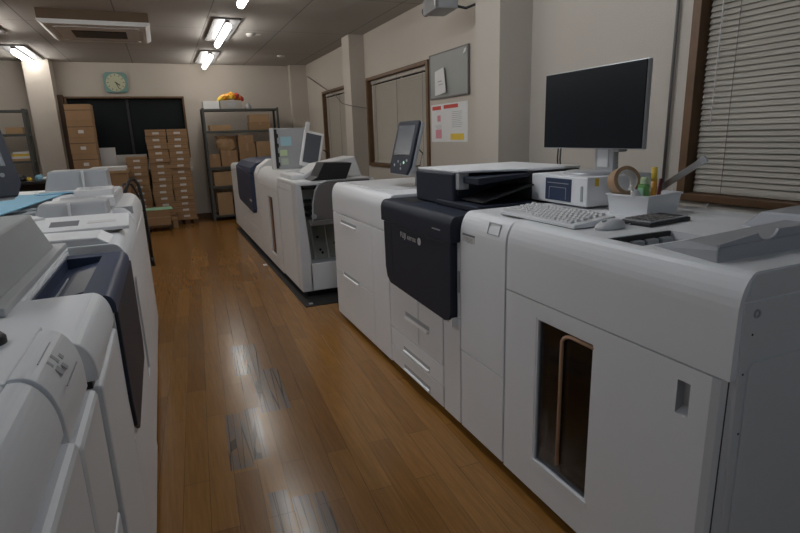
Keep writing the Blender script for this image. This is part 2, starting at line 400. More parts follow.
for nm, l, a, wd in (('hour_hand', .075, 2.2, .008), ('minute_hand', .11, 2.75, .005)):
    M_ = Matrix.Translation((cx, YB-.053, cz)) @ Matrix.Rotation(a, 4, 'Y'); MB().box(-wd, wd, -.001, .001, -.015, l, M_).done(nm, BLACK, t)

# conduit, wires
WIREPTS = [(2.655, 10.35, 2.52), (2.63, 9.3, 2.24), (2.60, 8.4, 2.02), (2.44, 7.62, 1.86), (2.44, 7.18, 1.80), (2.62, 7.05, 1.76)]
tag(MB().tube([(2.65, 2.262, 1.0), (2.65, 2.262, 2.72)], .009, 8).done('cable_conduit', TAUPE, loc=(2.65, 2.26, 1.0), smooth=True), 'thin grey vertical conduit on the wall between monitor and near window', 'conduit')
tag(MB().tube(WIREPTS, .006, 6).done('overhead_wire', TAUPE, loc=(2.6, 8.4, 2.1), smooth=True), 'thin dark wire sagging across the far windows', 'wire')

# notice board, paper, poster
t = thing('notice_board', 'grey metal notice board on the wall beside the pillar', 'notice board', (XR, 4.85, 1.76))
B(XR-.018, XR, 4.47, 5.24, 1.755, 2.17).done('panel', GREYBOARD, t, bevel=.003)
g = MB(); g.box(XR-.024, XR-.004, 4.462, 4.476, 1.745, 2.18).box(XR-.024, XR-.004, 5.234, 5.248, 1.745, 2.18).box(XR-.024, XR-.004, 4.476, 5.234, 1.745, 1.758).box(XR-.024, XR-.004, 4.476, 5.234, 2.168, 2.18)
g.done('edge_frame', TAUPE, t)
R_ = Matrix.Translation((XR-.03, 5.0, 1.90)) @ Matrix.Rotation(math.radians(-6), 4, 'Z')
t = thing('pinned_notice', 'white paper sheet hanging on the grey notice board', 'paper', (XR-.03, 5.0, 1.9))
MB().prism([(-.15, -.11), (.15, -.125), (.13, .11), (-.10, .13)], 'x', -.002, .002, R_).done('sheet', PAPER, t)
g = MB(); g.box(-.004, -.003, -.05, .05, .0, .012, R_).box(-.004, -.003, -.08, .03, -.03, -.02, R_)
g.done('printed_lines', GREYP, t)
tag(MB().prism([(4.50, 2.12), (4.56, 2.10), (4.52, 2.15), (4.49, 2.155)], 'x', XR-.026, XR-.02).done('paper_scrap', PAPER, loc=(XR-.02, 4.52, 2.12)), 'small white torn paper scrap at the upper right corner of the notice board', 'paper')
t = thing('safety_poster', 'white poster with red headings and a yellow note below the notice board', 'poster', (XR, 4.88, 1.32))
B(XR-.006, XR, 4.50, 5.25, 1.315, 1.69).done('sheet', PAPER, t)
def pp(y0, y1, z0, z1, m, nm): B(XR-.008, XR-.006, y0, y1, z0, z1).done(nm, m, t)
pp(5.03, 5.22, 1.635, 1.672, RED, 'red_heading'); pp(4.68, 4.97, 1.640, 1.676, RED, 'red_heading')
pp(5.04, 5.11, 1.52, 1.58, PINK, 'pink_figure'); pp(5.02, 5.15, 1.35, 1.44, PINK, 'pink_figure'); pp(4.57, 4.83, 1.335, 1.395, YELLOW, 'yellow_note')
g = MB()
for k in range(9):
    z = 1.60-k*.018; g.box(XR-.0075, XR-.006, 4.60+.01*(k % 3), 4.80, z, z+.005)
for k in range(3): g.box(XR-.0075, XR-.006, 5.02, 5.17-.02*k, 1.475-.012*k, 1.479-.012*k)
g.done('printed_lines', GREYP, t)

# ------------------------------------------------------------------ machine helpers
def prof(xf, xb, z0, z1, rx, rz, n=8):
    s = 1 if xb > xf else -1
    p = [(xb, z0), (xf, z0)]
    for k in range(n+1):
        a = PI/2*k/n; p.append((xf+s*rx*(1-math.cos(a)), z1-rz*(1-math.sin(a))))
    p.append((xb, z1)); return p
def panel(par, nm, m, xf, y0, y1, z0, z1, th=.012, s=1, bev=.004, g=.0015):
    return B(xf, xf+s*th, y0+g, y1-g, z0+g, z1-g).done(nm, m, par, bevel=bev)
def text(body, size, loc, rot, m, par, nm):
    c = bpy.data.curves.new(nm, 'FONT'); c.body = body; c.size = size; c.extrude = .0004; c.align_x = 'CENTER'; c.align_y = 'CENTER'; c.space_character = 1.05
    to = bpy.data.objects.new(nm, c); COL.objects.link(to); bpy.context.view_layer.update()
    me = bpy.data.meshes.new_from_object(to.evaluated_get(bpy.context.evaluated_depsgraph_get())); bpy.data.objects.remove(to)
    me.materials.append(m); M = Matrix.Translation(Vector(loc)-Vector(par['_o'])) @ rot; me.transform(M)
    o = bpy.data.objects.new(nm, me); COL.objects.link(o); o.parent = par; o['_o'] = tuple(par['_o']); return o
# text on a face whose normal is -X, reading along -Y (seen from the aisle)
ROT_R = Matrix(((0, 0, -1, 0), (-1, 0, 0, 0), (0, 1, 0, 0), (0, 0, 0, 1)))
# text on a face whose normal is +X (left row)
ROT_L = Matrix(((0, 0, 1, 0), (1, 0, 0, 0), (0, 1, 0, 0), (0, 0, 0, 1)))

# ------------------------------------------------------------------ right row, module 1 : large stacker
X = 1.15; TZ = 1.075
t = thing('paper_stacker', 'large white paper stacker nearest on the right, with a dark window in its door', 'printer module', (1.55, 1.2, 0))
c = MB()
c.box(1.165, 1.98, 1.63, 1.65, .05, .80).box(1.165, 1.98, .76, .78, .05, .80).box(1.95, 1.98, .78, 1.63, .05, .80).box(1.165, 1.95, .78, 1.63, .05, .08).box(1.165, 1.98, .76, 1.65, .80, .81)
c.done('cabinet_core', INNER, t)
B(1.21, 1.96, .80, 1.62, 0, .05).done('plinth', BLACK, t)
win = (1.18, 1.465, .175, .753)
d = MB().slabs('x', X, X+.022, .792, 1.652, .045, .808, [win, (.846, .884, .670, .764)]).done('door', WHITE, t)
# curved near edge of the door
MB().prism([(X, .7925), (X, .792), (X+.006, .772), (X+.020, .757), (X+.044, .748), (X+.044, .7925)], 'z', .045, .808).done('edge_strip', WHITE2, d, bevel=.001)
fm = MB(); y0, y1, z0, z1 = win
fm.box(X+.002, X+.03, y0, y0+.008, z0, z1).box(X+.002, X+.03, y1-.008, y1, z0, z1).box(X-.003, X+.03, y0-.002, y1+.002, z0-.006, z0+.012).box(X+.002, X+.03, y0, y1, z1-.006, z1)
fm.done('window_surround', WHITE, d)
B(X+.012, X+.016, y0+.006, y1-.006, z0+.01, z1-.004).done('window_pane', DOORGLASS, d)
# recess of the pull
rc = MB(); rc.poly([(X, .846, .670), (X, .884, .670), (X, .884, .764), (X, .846, .764), (X+.021, .853, .69), (X+.021, .879, .69), (X+.021, .879, .756), (X+.021, .853, .756)],
                   [(0, 1, 5, 4), (1, 2, 6, 5), (2, 3, 7, 6), (3, 0, 4, 7), (4, 5, 6, 7)])
rc.done('handle_recess', GREYP, d)
# interior of the stacker seen through the window
MB().box(1.34, 1.36, .80, 1.62, .08, .79).done('inner_wall', INNER, t)
st = [(1.157, 1.335, .235), (1.157, 1.335, .70)]+[(1.157, 1.335-.05*(1-math.cos(a*PI/12)), .70+.035*math.sin(a*PI/12)) for a in range(1, 7)]+[(1.157, 1.185, .735)]
MB().tube(st, .0065, 8).done('brown_strip', COPPER, t, smooth=True)  # bent brown strip just in front of the door pane
B(1.19, 1.33, 1.19, 1.33, .19, .21).done('lift_tray', SILVER, t, bevel=.003)
MB().tube([(1.21, 1.30, .235), (1.21, 1.18, .225)], .011, 8).done('roller', STEEL, t, smooth=True)
B(1.20, 1.33, 1.345, 1.36, .10, .78).done('guide_rail', INNER, t)
# top cover : rounded front; a recess with rollers in it
tc = MB(); ya, yb, yc, yd = .7495, 1.080, 1.212, 1.652
bz = .813
tc.prism(prof(X, 1.98, bz, TZ, .055, .10), 'y', ya, yb).prism(prof(X, 1.98, bz, TZ, .055, .10), 'y', yc, yd)
ph = prof(X, 1.98, bz, TZ, .055, .10)[:-1]+[(1.206, TZ), (1.206, 1.01), (1.465, 1.01), (1.465, TZ), (1.98, TZ)]
tc.prism(ph, 'y', yb, yc)
tcv = tc.done('top_cover', WHITE, t)
B(1.207, 1.463, 1.082, 1.21, 1.01, 1.014).done('recess_floor', INNER, tcv)
B(1.207, 1.463, 1.202, 1.211, 1.014, TZ-.001).done('recess_back', BLACK, tcv)
for k in range(4): B(1.225+k*.060, 1.270+k*.060, 1.180, 1.202, 1.018, 1.060).done('roller_block', GREYP, tcv, bevel=.004)
# near side panels
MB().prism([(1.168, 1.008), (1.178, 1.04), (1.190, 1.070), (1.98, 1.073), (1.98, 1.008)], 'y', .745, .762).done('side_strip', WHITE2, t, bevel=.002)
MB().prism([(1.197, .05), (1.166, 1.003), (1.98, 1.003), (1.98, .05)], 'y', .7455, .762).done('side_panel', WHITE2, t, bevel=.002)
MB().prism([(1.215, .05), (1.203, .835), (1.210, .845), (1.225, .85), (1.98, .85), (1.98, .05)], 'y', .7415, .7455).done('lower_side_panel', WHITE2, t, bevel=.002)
sc = MB().lathe((1.21, .7455, .974), [(.011, 0), (.011, -.003), (.007, -.003), (.006, .001), (0, .001)], 'y').done('screw', SILVER, t)
for xx, zz in ((1.202, .924), (1.186, .827), (1.198, .668)): MB().lathe((xx, .7445, zz), [(.003, 0), (.003, -.001), (0, -.001)], 'y', n=10).done('screw_hole', BLACK, t)

# output trays lying on the stacker
t = thing('document_tray', 'translucent grey plastic tray with a notched rim on the near corner of the large stacker', 'tray', (1.45, .95, TZ))
z = TZ
g = MB()
g.poly([(1.195, .845, z), (1.70, .845, z), (1.70, 1.07, z), (1.235, 1.07, z),
        (1.203, .853, z+.034), (1.70, .855, z+.042), (1.70, 1.0, z+.04), (1.245, .975, z+.030)],
       [(0, 1, 5, 4), (1, 2, 6, 5), (2, 3, 7, 6), (3, 0, 4, 7), (4, 5, 6, 7)])
g.done('shell', FROST, t, bevel=.006)
g = MB(); ang = [(1.395+.04*math.cos(a*PI/8), -.034*math.sin(a*PI/8)) for a in range(9)]
pr = [(1.70, z+.038), (1.70, z+.060)]+[(1.435, z+.060)]+[(u, z+.060+v*.7) for u, v in ang][1:-1]+[(1.355, z+.056), (1.215, z+.040), (1.215, z+.030)]
g.prism(pr, 'y', .858, .866).done('notched_rim', FROST, t, bevel=.001)
t = thing('output_tray', 'second translucent grey tray cover behind the notched one, close to the near window', 'tray', (1.8, 1.0, TZ))
g = MB(); g.poly([(1.72, .86, z), (1.97, .86, z), (1.97, 1.18, z), (1.72, 1.15, z), (1.73, .87, z+.06), (1.96, .87, z+.06), (1.96, 1.12, z+.05), (1.735, 1.10, z+.05)],
       [(0, 1, 5, 4), (1, 2, 6, 5), (2, 3, 7, 6), (3, 0, 4, 7), (4, 5, 6, 7)])
g.done('shell', FROST, t, bevel=.006)
B(1.76, 1.92, .93, 1.0, z+.055, z+.068).done('raised_rib', FROST, t, bevel=.004)

# ------------------------------------------------------------------ module 2 : narrow interface
t = thing('interface_module', 'narrow white machine module between the large stacker and the navy printer', 'printer module', (1.5, 1.83, 0))
B(1.17, 1.98, 1.666, 2.002, .05, .96).done('core', GAPSHADE, t)
B(1.20, 1.96, 1.68, 1.99, 0, .05).done('plinth', BLACK, t)
panel(t, 'lower_panel', WHITE, X, 1.662, 2.006, .045, .430, .02)
MB().prism(prof(X, 1.98, .433, TZ-.005, .055, .10), 'y', 1.664, 2.006).done('body_cover', WHITE, t, bevel=.002)
MB().prism([(X-.001, .945), (X-.001, .978), (X+.004, .978), (X+.004, .945)], 'y', 1.885, 1.985).done('warning_label', LABELM, t)
B(X-.0015, X, 1.885, 1.985, .972, .980).done('label_bar', INK, t)
g = MB()
for k in range(4): g.box(X-.0015, X, 1.90, 1.975-.01*k, .962-k*.006, .9635-k*.006)
g.done('label_lines', INK, t)
g = MB()
MQ = Matrix.Translation((X+.010, 1.755, 1.027)) @ Matrix.Rotation(math.radians(16), 4, 'Y')
for a in ((-.042, -.038, -.024, .024), (.038, .042, -.024, .024), (-.042, .042, .021, .024), (-.042, .042, -.024, -.021)): g.box(-.0025, .001, a[0], a[1], a[2], a[3], MQ)
g.done('square_mark', GREYP, t)

# ------------------------------------------------------------------ module 3 : navy printer engine
t = thing('production_printer', 'large printer with a navy upper half above white paper drawers, right side of the aisle', 'printer', (1.55, 2.45, 0))
B(1.17, 1.98, 2.016, 2.86, .05, 1.03).done('core', GAPSHADE, t)
B(1.20, 1.96, 2.03, 2.85, 0, .05).done('plinth', BLACK, t)
panel(t, 'column_panel', WHITE, X, 2.012, 2.175, .045, .575, .02)
panel(t, 'side_fascia', WHITE, X, 2.012, 2.04, .575, .94, .02)
def drawer(par, y0, y1, z0, z1, hy0, hy1, hz, s=1, xf=X, m=WHITE):
    d = panel(par, 'drawer', m, xf, y0, y1, z0, z1, .02, s)
    B(xf-s*.001, xf+s*.002, hy0-.006, hy1+.006, hz+.008, hz+.030).done('handle_recess', GREYP, d, bevel=.0005)
    g = MB().prism([(xf, hz-.006), (xf-s*.013, hz+.001), (xf-s*.013, hz+.008), (xf, hz+.010)], 'y', hy0, hy1)
    g.done('handle', CHROME, d, bevel=.002); return d
d = panel(t, 'cabinet_door', WHITE, X, 2.182, 2.462, .275, .585, .02); d2 = panel(t, 'cabinet_door', WHITE, X, 2.465, 2.855, .275, .585, .02)
B(X-.013, X, 2.335, 2.62, .392, .405).done('door_handle', CHROME, t, bevel=.003)
B(X-.001, X+.001, 2.33, 2.63, .408, .430).done('handle_recess', GREYP, t)
drawer(t, 2.182, 2.855, .160, .272, 2.335, 2.66, .178)
drawer(t, 2.182, 2.855, .045, .157, 2.335, 2.66, .064)
# navy door, lower edge rising at the corners
N_ = 1.115
MB().prism([(2.035, .60), (2.05, .565), (2.10, .548), (2.755, .572), (2.80, .600), (2.822, .66), (2.828, .925), (2.035, .925)], 'x', N_, X+.02).done('navy_door', NAVY, t, bevel=.006)
B(N_-.001, N_+.001, 2.71, 2.713, .60, .922).done('door_seam', BLACK, t)
for nm, y0, y1 in (('corner_guard', 2.035, 2.10),):
    MB().prism([(2.035, .578), (2.065, .552), (2.10, .540), (2.10, .535), (2.035, .535)], 'x', N_+.006, X+.01).done(nm, WHITE, t)
MB().prism(prof(N_-.01, 1.98, .930, 1.048, .035, .045), 'y', 2.014, 2.838).done('navy_top', NAVY, t, bevel=.004)
B(1.19, 1.27, 2.58, 2.79, 1.047, 1.0495).done('key_recess', BLACK, t, bevel=.001)
text('FUJI xerox', .042, (N_-.0005, 2.49, .882), ROT_R, LOGO, t, 'maker_logo')
MB().lathe((N_-.001, 2.352, .882), [(.019, 0), (.019, -.001), (0, -.001)], 'x', n=20).done('logo_ball', LOGO, t)
g = MB().lathe((N_-.0025, 2.352, .882), [(.019, 0), (.015, 0)], 'x', n=20)
text('x', .03, (N_-.0035, 2.352, .885), ROT_R, RED if False else GREYP, t, 'logo_mark')
B(N_-.0115, N_-.0095, 2.11, 2.19, .973, .979).done('model_plate', GREYP, t)
MB().box(X-.004, X+.002, 2.014, 2.03, .70, .80).done('latch', SILVER, t, bevel=.001)

# document feeder on the engine
t = thing('document_feeder', 'navy document feeder with a black paper bay on top of the right-hand printer', 'document feeder', (1.6, 2.3, 1.05))
zt = 1.225
B(1.262, 1.90, 2.27, 2.69, 1.05, zt-.012).done('tower', NAVY, t, bevel=.012, segs=3)
MB().prism([(1.272, 2.68), (1.272, 2.24), (1.60, 2.13), (1.62, 2.115), (1.90, 2.115), (1.90, 2.68)], 'z', zt-.012, zt).done('lid', WHITE, t, bevel=.004)
MB().prism([(1.60, 2.115), (1.90, 2.115), (1.90, 2.27), (1.52, 2.27)], 'z', 1.075, zt-.014).done('rear_block', BLACK, t, bevel=.006)
MB().prism([(1.25, 2.03), (1.25, 2.42), (1.262, 2.44), (1.262, 2.27), (1.58, 2.27), (1.58, 2.03)], 'z', 1.05, 1.078).done('base_tray', NAVY, t, bevel=.006)
MB().prism([(1.30, 1.085), (1.58, 1.150), (1.58, 1.156), (1.30, 1.092)], 'y', 2.06, 2.26).done('paper_support', BLACK, t, bevel=.002)
MB().prism([(1.30, 1.165), (1.58, 1.190), (1.58, 1.204), (1.30, 1.196)], 'y', 2.10, 2.27).done('guide_flap', NAVY, t, bevel=.003)
B(1.275, 1.33, 2.235, 2.268, 1.135, zt-.014).done('hinge_bracket', SILVER, t, bevel=.003)
MB().lathe((1.29, 2.262, 1.12), [(.012, 0), (.012, -.01), (0, -.01)], 'y', n=12).done('knob', BLACK, t)

# ------------------------------------------------------------------ module 4 : white paper feeder
t = thing('paper_feeder', 'tall white paper feeder with two bright drawer handles left of the navy printer', 'printer module', (1.55, 3.4, 0))
B(1.17, 1.98, 2.868, 3.965, .05, .95).done('core', GAPSHADE, t)
B(1.20, 1.96, 2.88, 3.95, 0, .05).done('plinth', BLACK, t)
drawer(t, 3.135, 3.97, .398, .846, 3.43, 3.76, .776)
drawer(t, 3.135, 3.97, .035, .395, 3.43, 3.76, .378)
panel(t, 'side_column', WHITE, X, 2.862, 3.132, .035, .846, .02)
MB().prism(prof(X, 1.98, .849, 1.062, .055, .10), 'y', 2.862, 3.97).done('top_cover', WHITE, t, bevel=.004)
B(1.24, 1.90, 3.13, 3.90, 1.061, 1.066).done('top_plate', WHITE2, t, bevel=.002)
B(1.58, 1.84, 2.96, 3.24, 1.062, 1.068).done('dark_insert', TAUPE, t)

# touch panel on an arm
def ui_panel(nm, label, loc, rotz, tilt, screen=SCREEN, arm=True):
    t = thing(nm, label, 'control panel', loc, None, rotz)
    o = Vector(loc); M = Matrix.Translation(o) @ Matrix.Rotation(tilt, 4, 'Y')
    # local: face normal -X, width along Y, height along Z
    pr = [(-.13, 0), (-.16, .05), (-.16, .33), (-.145, .345), (.145, .345), (.16, .33), (.16, .05), (.13, 0)]
    MB().prism(pr, 'x', -.012, .006, M).done('bezel', NAVY, t, bevel=.005)
    MB().prism([(-.125, -.004), (-.163, .05), (-.163, .338), (.163, .338), (.163, .05), (.125, -.004)], 'x', .006, .030, M).done('rear_shell', SILVER, t, bevel=.006)
    MB().box(-.0135, -.0115, -.125, .125, .125, .315, M).done('screen', screen, t)
    for yy, zz, m in ((-.10, .09, GREYP), (-.06, .075, LEDG), (-.02, .06, SILVER), (.03, .08, GREYP), (.08, .055, GREYP), (-.03, .035, GREYP)):
        MB().lathe(M @ Vector((-.012, yy, zz)), [(.009, 0), (.009, -.003), (0, -.003)], 'x', n=12).done('button', m, t)
    if arm:
        MB().tube([M @ Vector((.03, 0, .12)), M @ Vector((.10, 0, .06)), o+Vector((.13, 0, -.03)), o+Vector((.13, 0, -.085))], .018, 8).done('arm', SILVER, t, smooth=True)
        MB().tube([M @ Vector((.03, -.06, .2)), M @ Vector((.09, -.09, .16)), M @ Vector((.09, -.09, .08)), M @ Vector((.03, -.05, .05))], .004, 6).done('cable', BLACK, t, smooth=True)
    return t
ui_panel('touch_panel', 'tilted navy touch control panel standing above the tall white paper feeder', (1.405, 3.245, 1.15), 0, math.radians(15))

# ------------------------------------------------------------------ things on the right row
t = thing('server_box', 'white controller box with dark blue drive panel, under the monitor', 'computer', (1.79, 1.91, TZ))
B(1.60, 1.97, 1.735, 2.108, TZ+.004, 1.203).done('case', WHITE, t, bevel=.006)
B(1.596, 1.602, 1.83, 2.0, 1.092, 1.190).done('front_panel', NAVYM, t, bevel=.002)
g = MB(); g.box(1.5945, 1.597, 1.845, 1.985, 1.168, 1.171).box(1.5945, 1.597, 1.86, 1.97, 1.15, 1.152).box(1.5945, 1.597, 1.86, 1.862, 1.10, 1.15).box(1.5945, 1.597, 1.97, 1.972, 1.10, 1.15)
g.done('drive_outline', GREYP, t)
B(1.5965, 1.601, 1.758, 1.772, 1.10, 1.165).done('led_slot', GREYP, t, bevel=.002)
B(1.64, 1.66, 1.733, 1.7355, 1.165, 1.198).done('yellow_tag', YELLOW, t)
for xx, yy in ((1.63, 1.76), (1.63, 2.06), (1.94, 1.76), (1.94, 2.06)): B(xx-.012, xx+.012, yy-.012, yy+.012, TZ, TZ+.004).done('foot', BLACK, t)
t = thing('computer_monitor', 'large thin black computer monitor facing the aisle on the white controller box', 'monitor', (1.78, 1.90, 1.203))
MX = 1.735
B(MX, MX+.006, 1.598, 2.195, 1.317, 1.652).done('screen', BLACKG, t, bevel=.001)
B(MX+.005, MX+.028, 1.594, 2.20, 1.313, 1.656).done('housing', SILVER, t, bevel=.004)
MB().prism([(1.772, 1.215), (1.768, 1.345), (1.80, 1.345), (1.806, 1.215)], 'y', 1.775, 1.885).done('neck', SILVER, t, bevel=.004)
B(1.766, 1.770, 1.80, 1.862, 1.235, 1.31).done('neck_plate', WHITE2, t)
B(1.77, 1.82, 1.745, 1.868, 1.30, 1.40).done('mount', STEEL, t, bevel=.005)
MB().lathe((1.765, 1.885, 1.203), [(.125, 0), (.125, .008), (.115, .014), (0, .016)], n=36).done('stand_base', SILVER, t, smooth=True)
B(1.79, 1.82, 1.76, 1.85, 1.216, 1.225).done('stand_foot', SILVER, t)
for k in (0, 1):
    MB().tube([(1.79, 2.13-.012*k, 1.40), (1.83, 2.20-.02*k, 1.345), (1.90, 2.29-.02*k, 1.25), (1.93, 2.31-.02*k, 1.14), (1.93, 2.31-.02*k, 1.075)], .004, 6).done('cable', BLACK, t, smooth=True)

# keyboard
t = thing('keyboard', 'white computer keyboard on the narrow module in front of the controller box', 'keyboard', (1.315, 1.60, TZ))
MB().prism([(1.222, TZ+.002), (1.222, TZ+.014), (1.40, TZ+.032), (1.405, TZ+.002)], 'y', 1.375, 1.815).done('base', WHITE, t, bevel=.003)
B(1.226, 1.402, 1.379, 1.811, TZ, TZ+.003).done('underside', BLACK, t)
kp = None
for r in range(6):
    xx = 1.242+r*.0265+(.004 if r == 5 else 0); zz = TZ+.014+(xx-1.222)*.1
    yy = 1.805; n = 0
    while yy > 1.392:
        w = .017
        if r == 0 and n == 4: w = .100
        if n in (0,) and r < 5: w = .024
        if r == 5 and n in (1, 5, 9, 13): yy -= .008
        if abs(yy-1.497) < .008 or abs(yy-1.537+.02) < .0: yy -= .006
        if yy-w < 1.388: break
        if kp is None or abs(w-.017) > .001:
            k = MB().poly; g = MB()
            g.poly([(-.0095, -w/2, 0), (.0095, -w/2, 0), (.0095, w/2, 0), (-.0095, w/2, 0), (-.0065, -w/2+.003, .008), (.0065, -w/2+.003, .008), (.0065, w/2-.003, .008), (-.0065, w/2-.003, .008)],
                   [(0, 1, 5, 4), (1, 2, 6, 5), (2, 3, 7, 6), (3, 0, 4, 7), (4, 5, 6, 7)])
            o = g.done('key', PAPER); o.parent = t
            if kp is None and abs(w-.017) < .001: kp = o
        else:
            o = kp.copy(); COL.objects.link(o); o.parent = t
        o.location = Vector((xx, yy-w/2, zz))-Vector(t['_o'])
        yy -= w+.0035; n += 1
# mouse
t = thing('computer_mouse', 'pale grey computer mouse in front of the white keyboard and basket', 'mouse', (1.335, 1.332, TZ))
me = MB(); ME = Matrix.Translation((1.335, 1.332, TZ+.001))
rings = []
for h, sc_ in ((0, 1), (.010, 1.04), (.020, .92), (.028, .68), (.032, .30)):
    rings.append([me.bm.verts.new(ME @ Vector((.058*sc_*math.cos(a*PI/10), .032*sc_*math.sin(a*PI/10), h-.006*max(0, -math.cos(a*PI/10))*(h > .015)))) for a in range(20)])
for k in range(4):
    for a in range(20): me.bm.faces.new((rings[k][a], rings[k][(a+1) % 20], rings[k+1][(a+1) % 20], rings[k+1][a]))
me.bm.faces.new(rings[0][::-1]); me.bm.faces.new(rings[-1]); me.done('shell', WHITE2, t, smooth=True)
MB().box(1.299, 1.317, 1.330, 1.334, TZ+.022, TZ+.030).done('scroll_wheel', GREYP, t)
MB().tube([(1.388, 1.332, TZ+.006), (1.43, 1.342, TZ+.004), (1.50, 1.38, TZ+.004), (1.56, 1.42, TZ+.004), (1.585, 1.41, TZ+.004)], .0025, 6).done('cable', WHITE2, t, smooth=True)

# basket and contents
bx0, bx1, by0, by1 = 1.59, 1.81, 1.445, 1.62; bz0, bz1 = TZ, TZ+.078
t = thing('plastic_basket', 'small white plastic basket of stationery beside the controller box', 'basket', (1.70, 1.53, TZ), None, math.radians(10))
g = MB()
g.poly([(bx0+.01, by0+.01, bz0), (bx1-.01, by0+.01, bz0), (bx1-.01, by1-.01, bz0), (bx0+.01, by1-.01, bz0), (bx0, by0, bz1), (bx1, by0, bz1), (bx1, by1, bz1), (bx0, by1, bz1),
        (bx0+.004, by0+.004, bz1), (bx1-.004, by0+.004, bz1), (bx1-.004, by1-.004, bz1), (bx0+.004, by1-.004, bz1), (bx0+.014, by0+.014, bz0+.004), (bx1-.014, by0+.014, bz0+.004), (bx1-.014, by1-.014, bz0+.004), (bx0+.014, by1-.014, bz0+.004)],
       [(0, 3, 2, 1), (0, 1, 5, 4), (1, 2, 6, 5), (2, 3, 7, 6), (3, 0, 4, 7), (4, 5, 9, 8), (5, 6, 10, 9), (6, 7, 11, 10), (7, 4, 8, 11), (8, 9, 13, 12), (9, 10, 14, 13), (10, 11, 15, 14), (11, 8, 12, 15), (12, 13, 14, 15)])
g.done('body', WHITE, t)
g = MB(); g.box(bx0-.004, bx1+.004, by0-.004, by0+.003, bz1-.008, bz1).box(bx0-.004, bx1+.004, by1-.003, by1+.004, bz1-.008, bz1).box(bx0-.004, bx0+.003, by0+.003, by1-.003, bz1-.008, bz1).box(bx1-.003, bx1+.004, by0+.003, by1-.003, bz1-.008, bz1)
g.done('rim', WHITE, t, bevel=.0015)
t = thing('tape_roll', 'roll of brown packing tape leaning in the white basket', 'tape', (1.66, 1.60, TZ+.01))
MT = Matrix.Rotation(math.radians(-14), 4, 'Z') @ Matrix.Rotation(math.radians(-16), 4, 'X')
ctr = (1.625, 1.565, TZ+.122)
MB().lathe(ctr, [(.041, -.024), (.056, -.024), (.056, .024), (.041, .024), (.041, -.024)], 'y', 32, MT, True).done('tape', TAPEB, t, smooth=False)
MB().lathe(ctr, [(.0395, -.025), (.0415, -.025), (.0415, .025), (.0395, .025), (.0395, -.025)], 'y', 32, MT, True).done('core', LABELM, t)
t = thing('glue_bottle', 'small white squeeze bottle leaning in the basket in front of the tape roll', 'bottle', (1.68, 1.52, TZ+.01))
MB().tube([(1.66, 1.50, TZ+.03), (1.60, 1.485, TZ+.085), (1.585, 1.482, TZ+.098)], [.016, .016, .008], 12).done('bottle', PAPER, t, smooth=True)
MB().tube([(1.585, 1.482, TZ+.098), (1.570, 1.478, TZ+.116)], [.005, .0025], 8).done('nozzle', LABELM, t, smooth=True)
t = thing('spray_bottle', 'small green bottle standing in the white basket', 'bottle', (1.74, 1.51, TZ+.005))
B(1.652, 1.682, 1.488, 1.525, TZ+.005, TZ+.115).done('bottle', GREEN, t, bevel=.008)
B(1.649, 1.652, 1.492, 1.521, TZ+.04, TZ+.100).done('label', MINT, t)
MB().lathe((1.667, 1.506, TZ+.115), [(.016, 0), (.014, .022), (.011, .026), (0, .026)], n=16).done('cap', GREENN, t, smooth=True)
t = thing('marker_pen', 'orange-yellow marker pen standing upright in the white basket', 'pen', (1.78, 1.49, TZ+.005))
MB().tube([(1.715, 1.500, TZ+.006), (1.712, 1.502, TZ+.125)], .011, 10).done('barrel', ORANGE, t, smooth=True)
MB().tube([(1.712, 1.502, TZ+.125), (1.711, 1.503, TZ+.175)], [.0115, .010], 10).done('cap', YELLOW, t, smooth=True)
tag(MB().tube([(1.735, 1.500, TZ+.006), (1.75, 1.503, TZ+.130)], .007, 8).done('dark_pen', MAROON, loc=(1.765, 1.458, TZ)), 'dark red pen standing beside the orange marker in the basket', 'pen')
t = thing('steel_ruler', 'long grey steel straightedge leaning out of the basket towards the near window', 'ruler', (1.80, 1.47, TZ+.005))
p0 = Vector((1.755, 1.585, TZ+.03)); p1 = Vector((1.785, 1.345, TZ+.198)); d = (p1-p0).normalized(); s_ = Vector((0, 0, 1)).cross(d).normalized(); u_ = d.cross(s_)
MR = Matrix(((s_.x, d.x, u_.x, p0.x), (s_.y, d.y, u_.y, p0.y), (s_.z, d.z, u_.z, p0.z), (0, 0, 0, 1)))
L_ = (p1-p0).length
MB().box(-.002, .002, 0, L_, -.002, .022, MR).done('blade', STEEL, t, bevel=.0007)
MB().box(-.004, .004, L_-.02, L_+.004, -.003, .024, MR).done('end_cap', GREYP, t, bevel=.001)
# calculator
t = thing('desk_calculator', 'flat black desk calculator with grey keys in front of the basket', 'calculator', (1.555, 1.345, TZ), None, math.radians(8))
B(1.44, 1.67, 1.285, 1.405, TZ, TZ+.014).done('body', BLACK, t, bevel=.004)
B(1.448, 1.662, 1.291, 1.399, TZ+.0135, TZ+.018).done('face', GREYP, t, bevel=.002)
B(1.61, 1.65, 1.30, 1.39, TZ+.018, TZ+.0185).done('display', BLACK, t)
for a in range(5):
    for b_ in range(4): B(1.455+a*.030, 1.477+a*.030, 1.298+b_*.026, 1.317+b_*.026, TZ+.018, TZ+.0215).done('key', TAUPE, t, bevel=.0015)

# cable on the wall below near window
tag(MB().tube([(2.655, 2.20, 1.05), (2.655, 2.17, .95), (2.655, 2.08, .90), (2.655, 2.0, .93), (2.655, 1.96, 1.0)], .004, 6).done('looped_cord', LABELM, loc=(2.655, 2.1, .9), smooth=True), 'thin pale cord looping below the near window frame', 'cord')

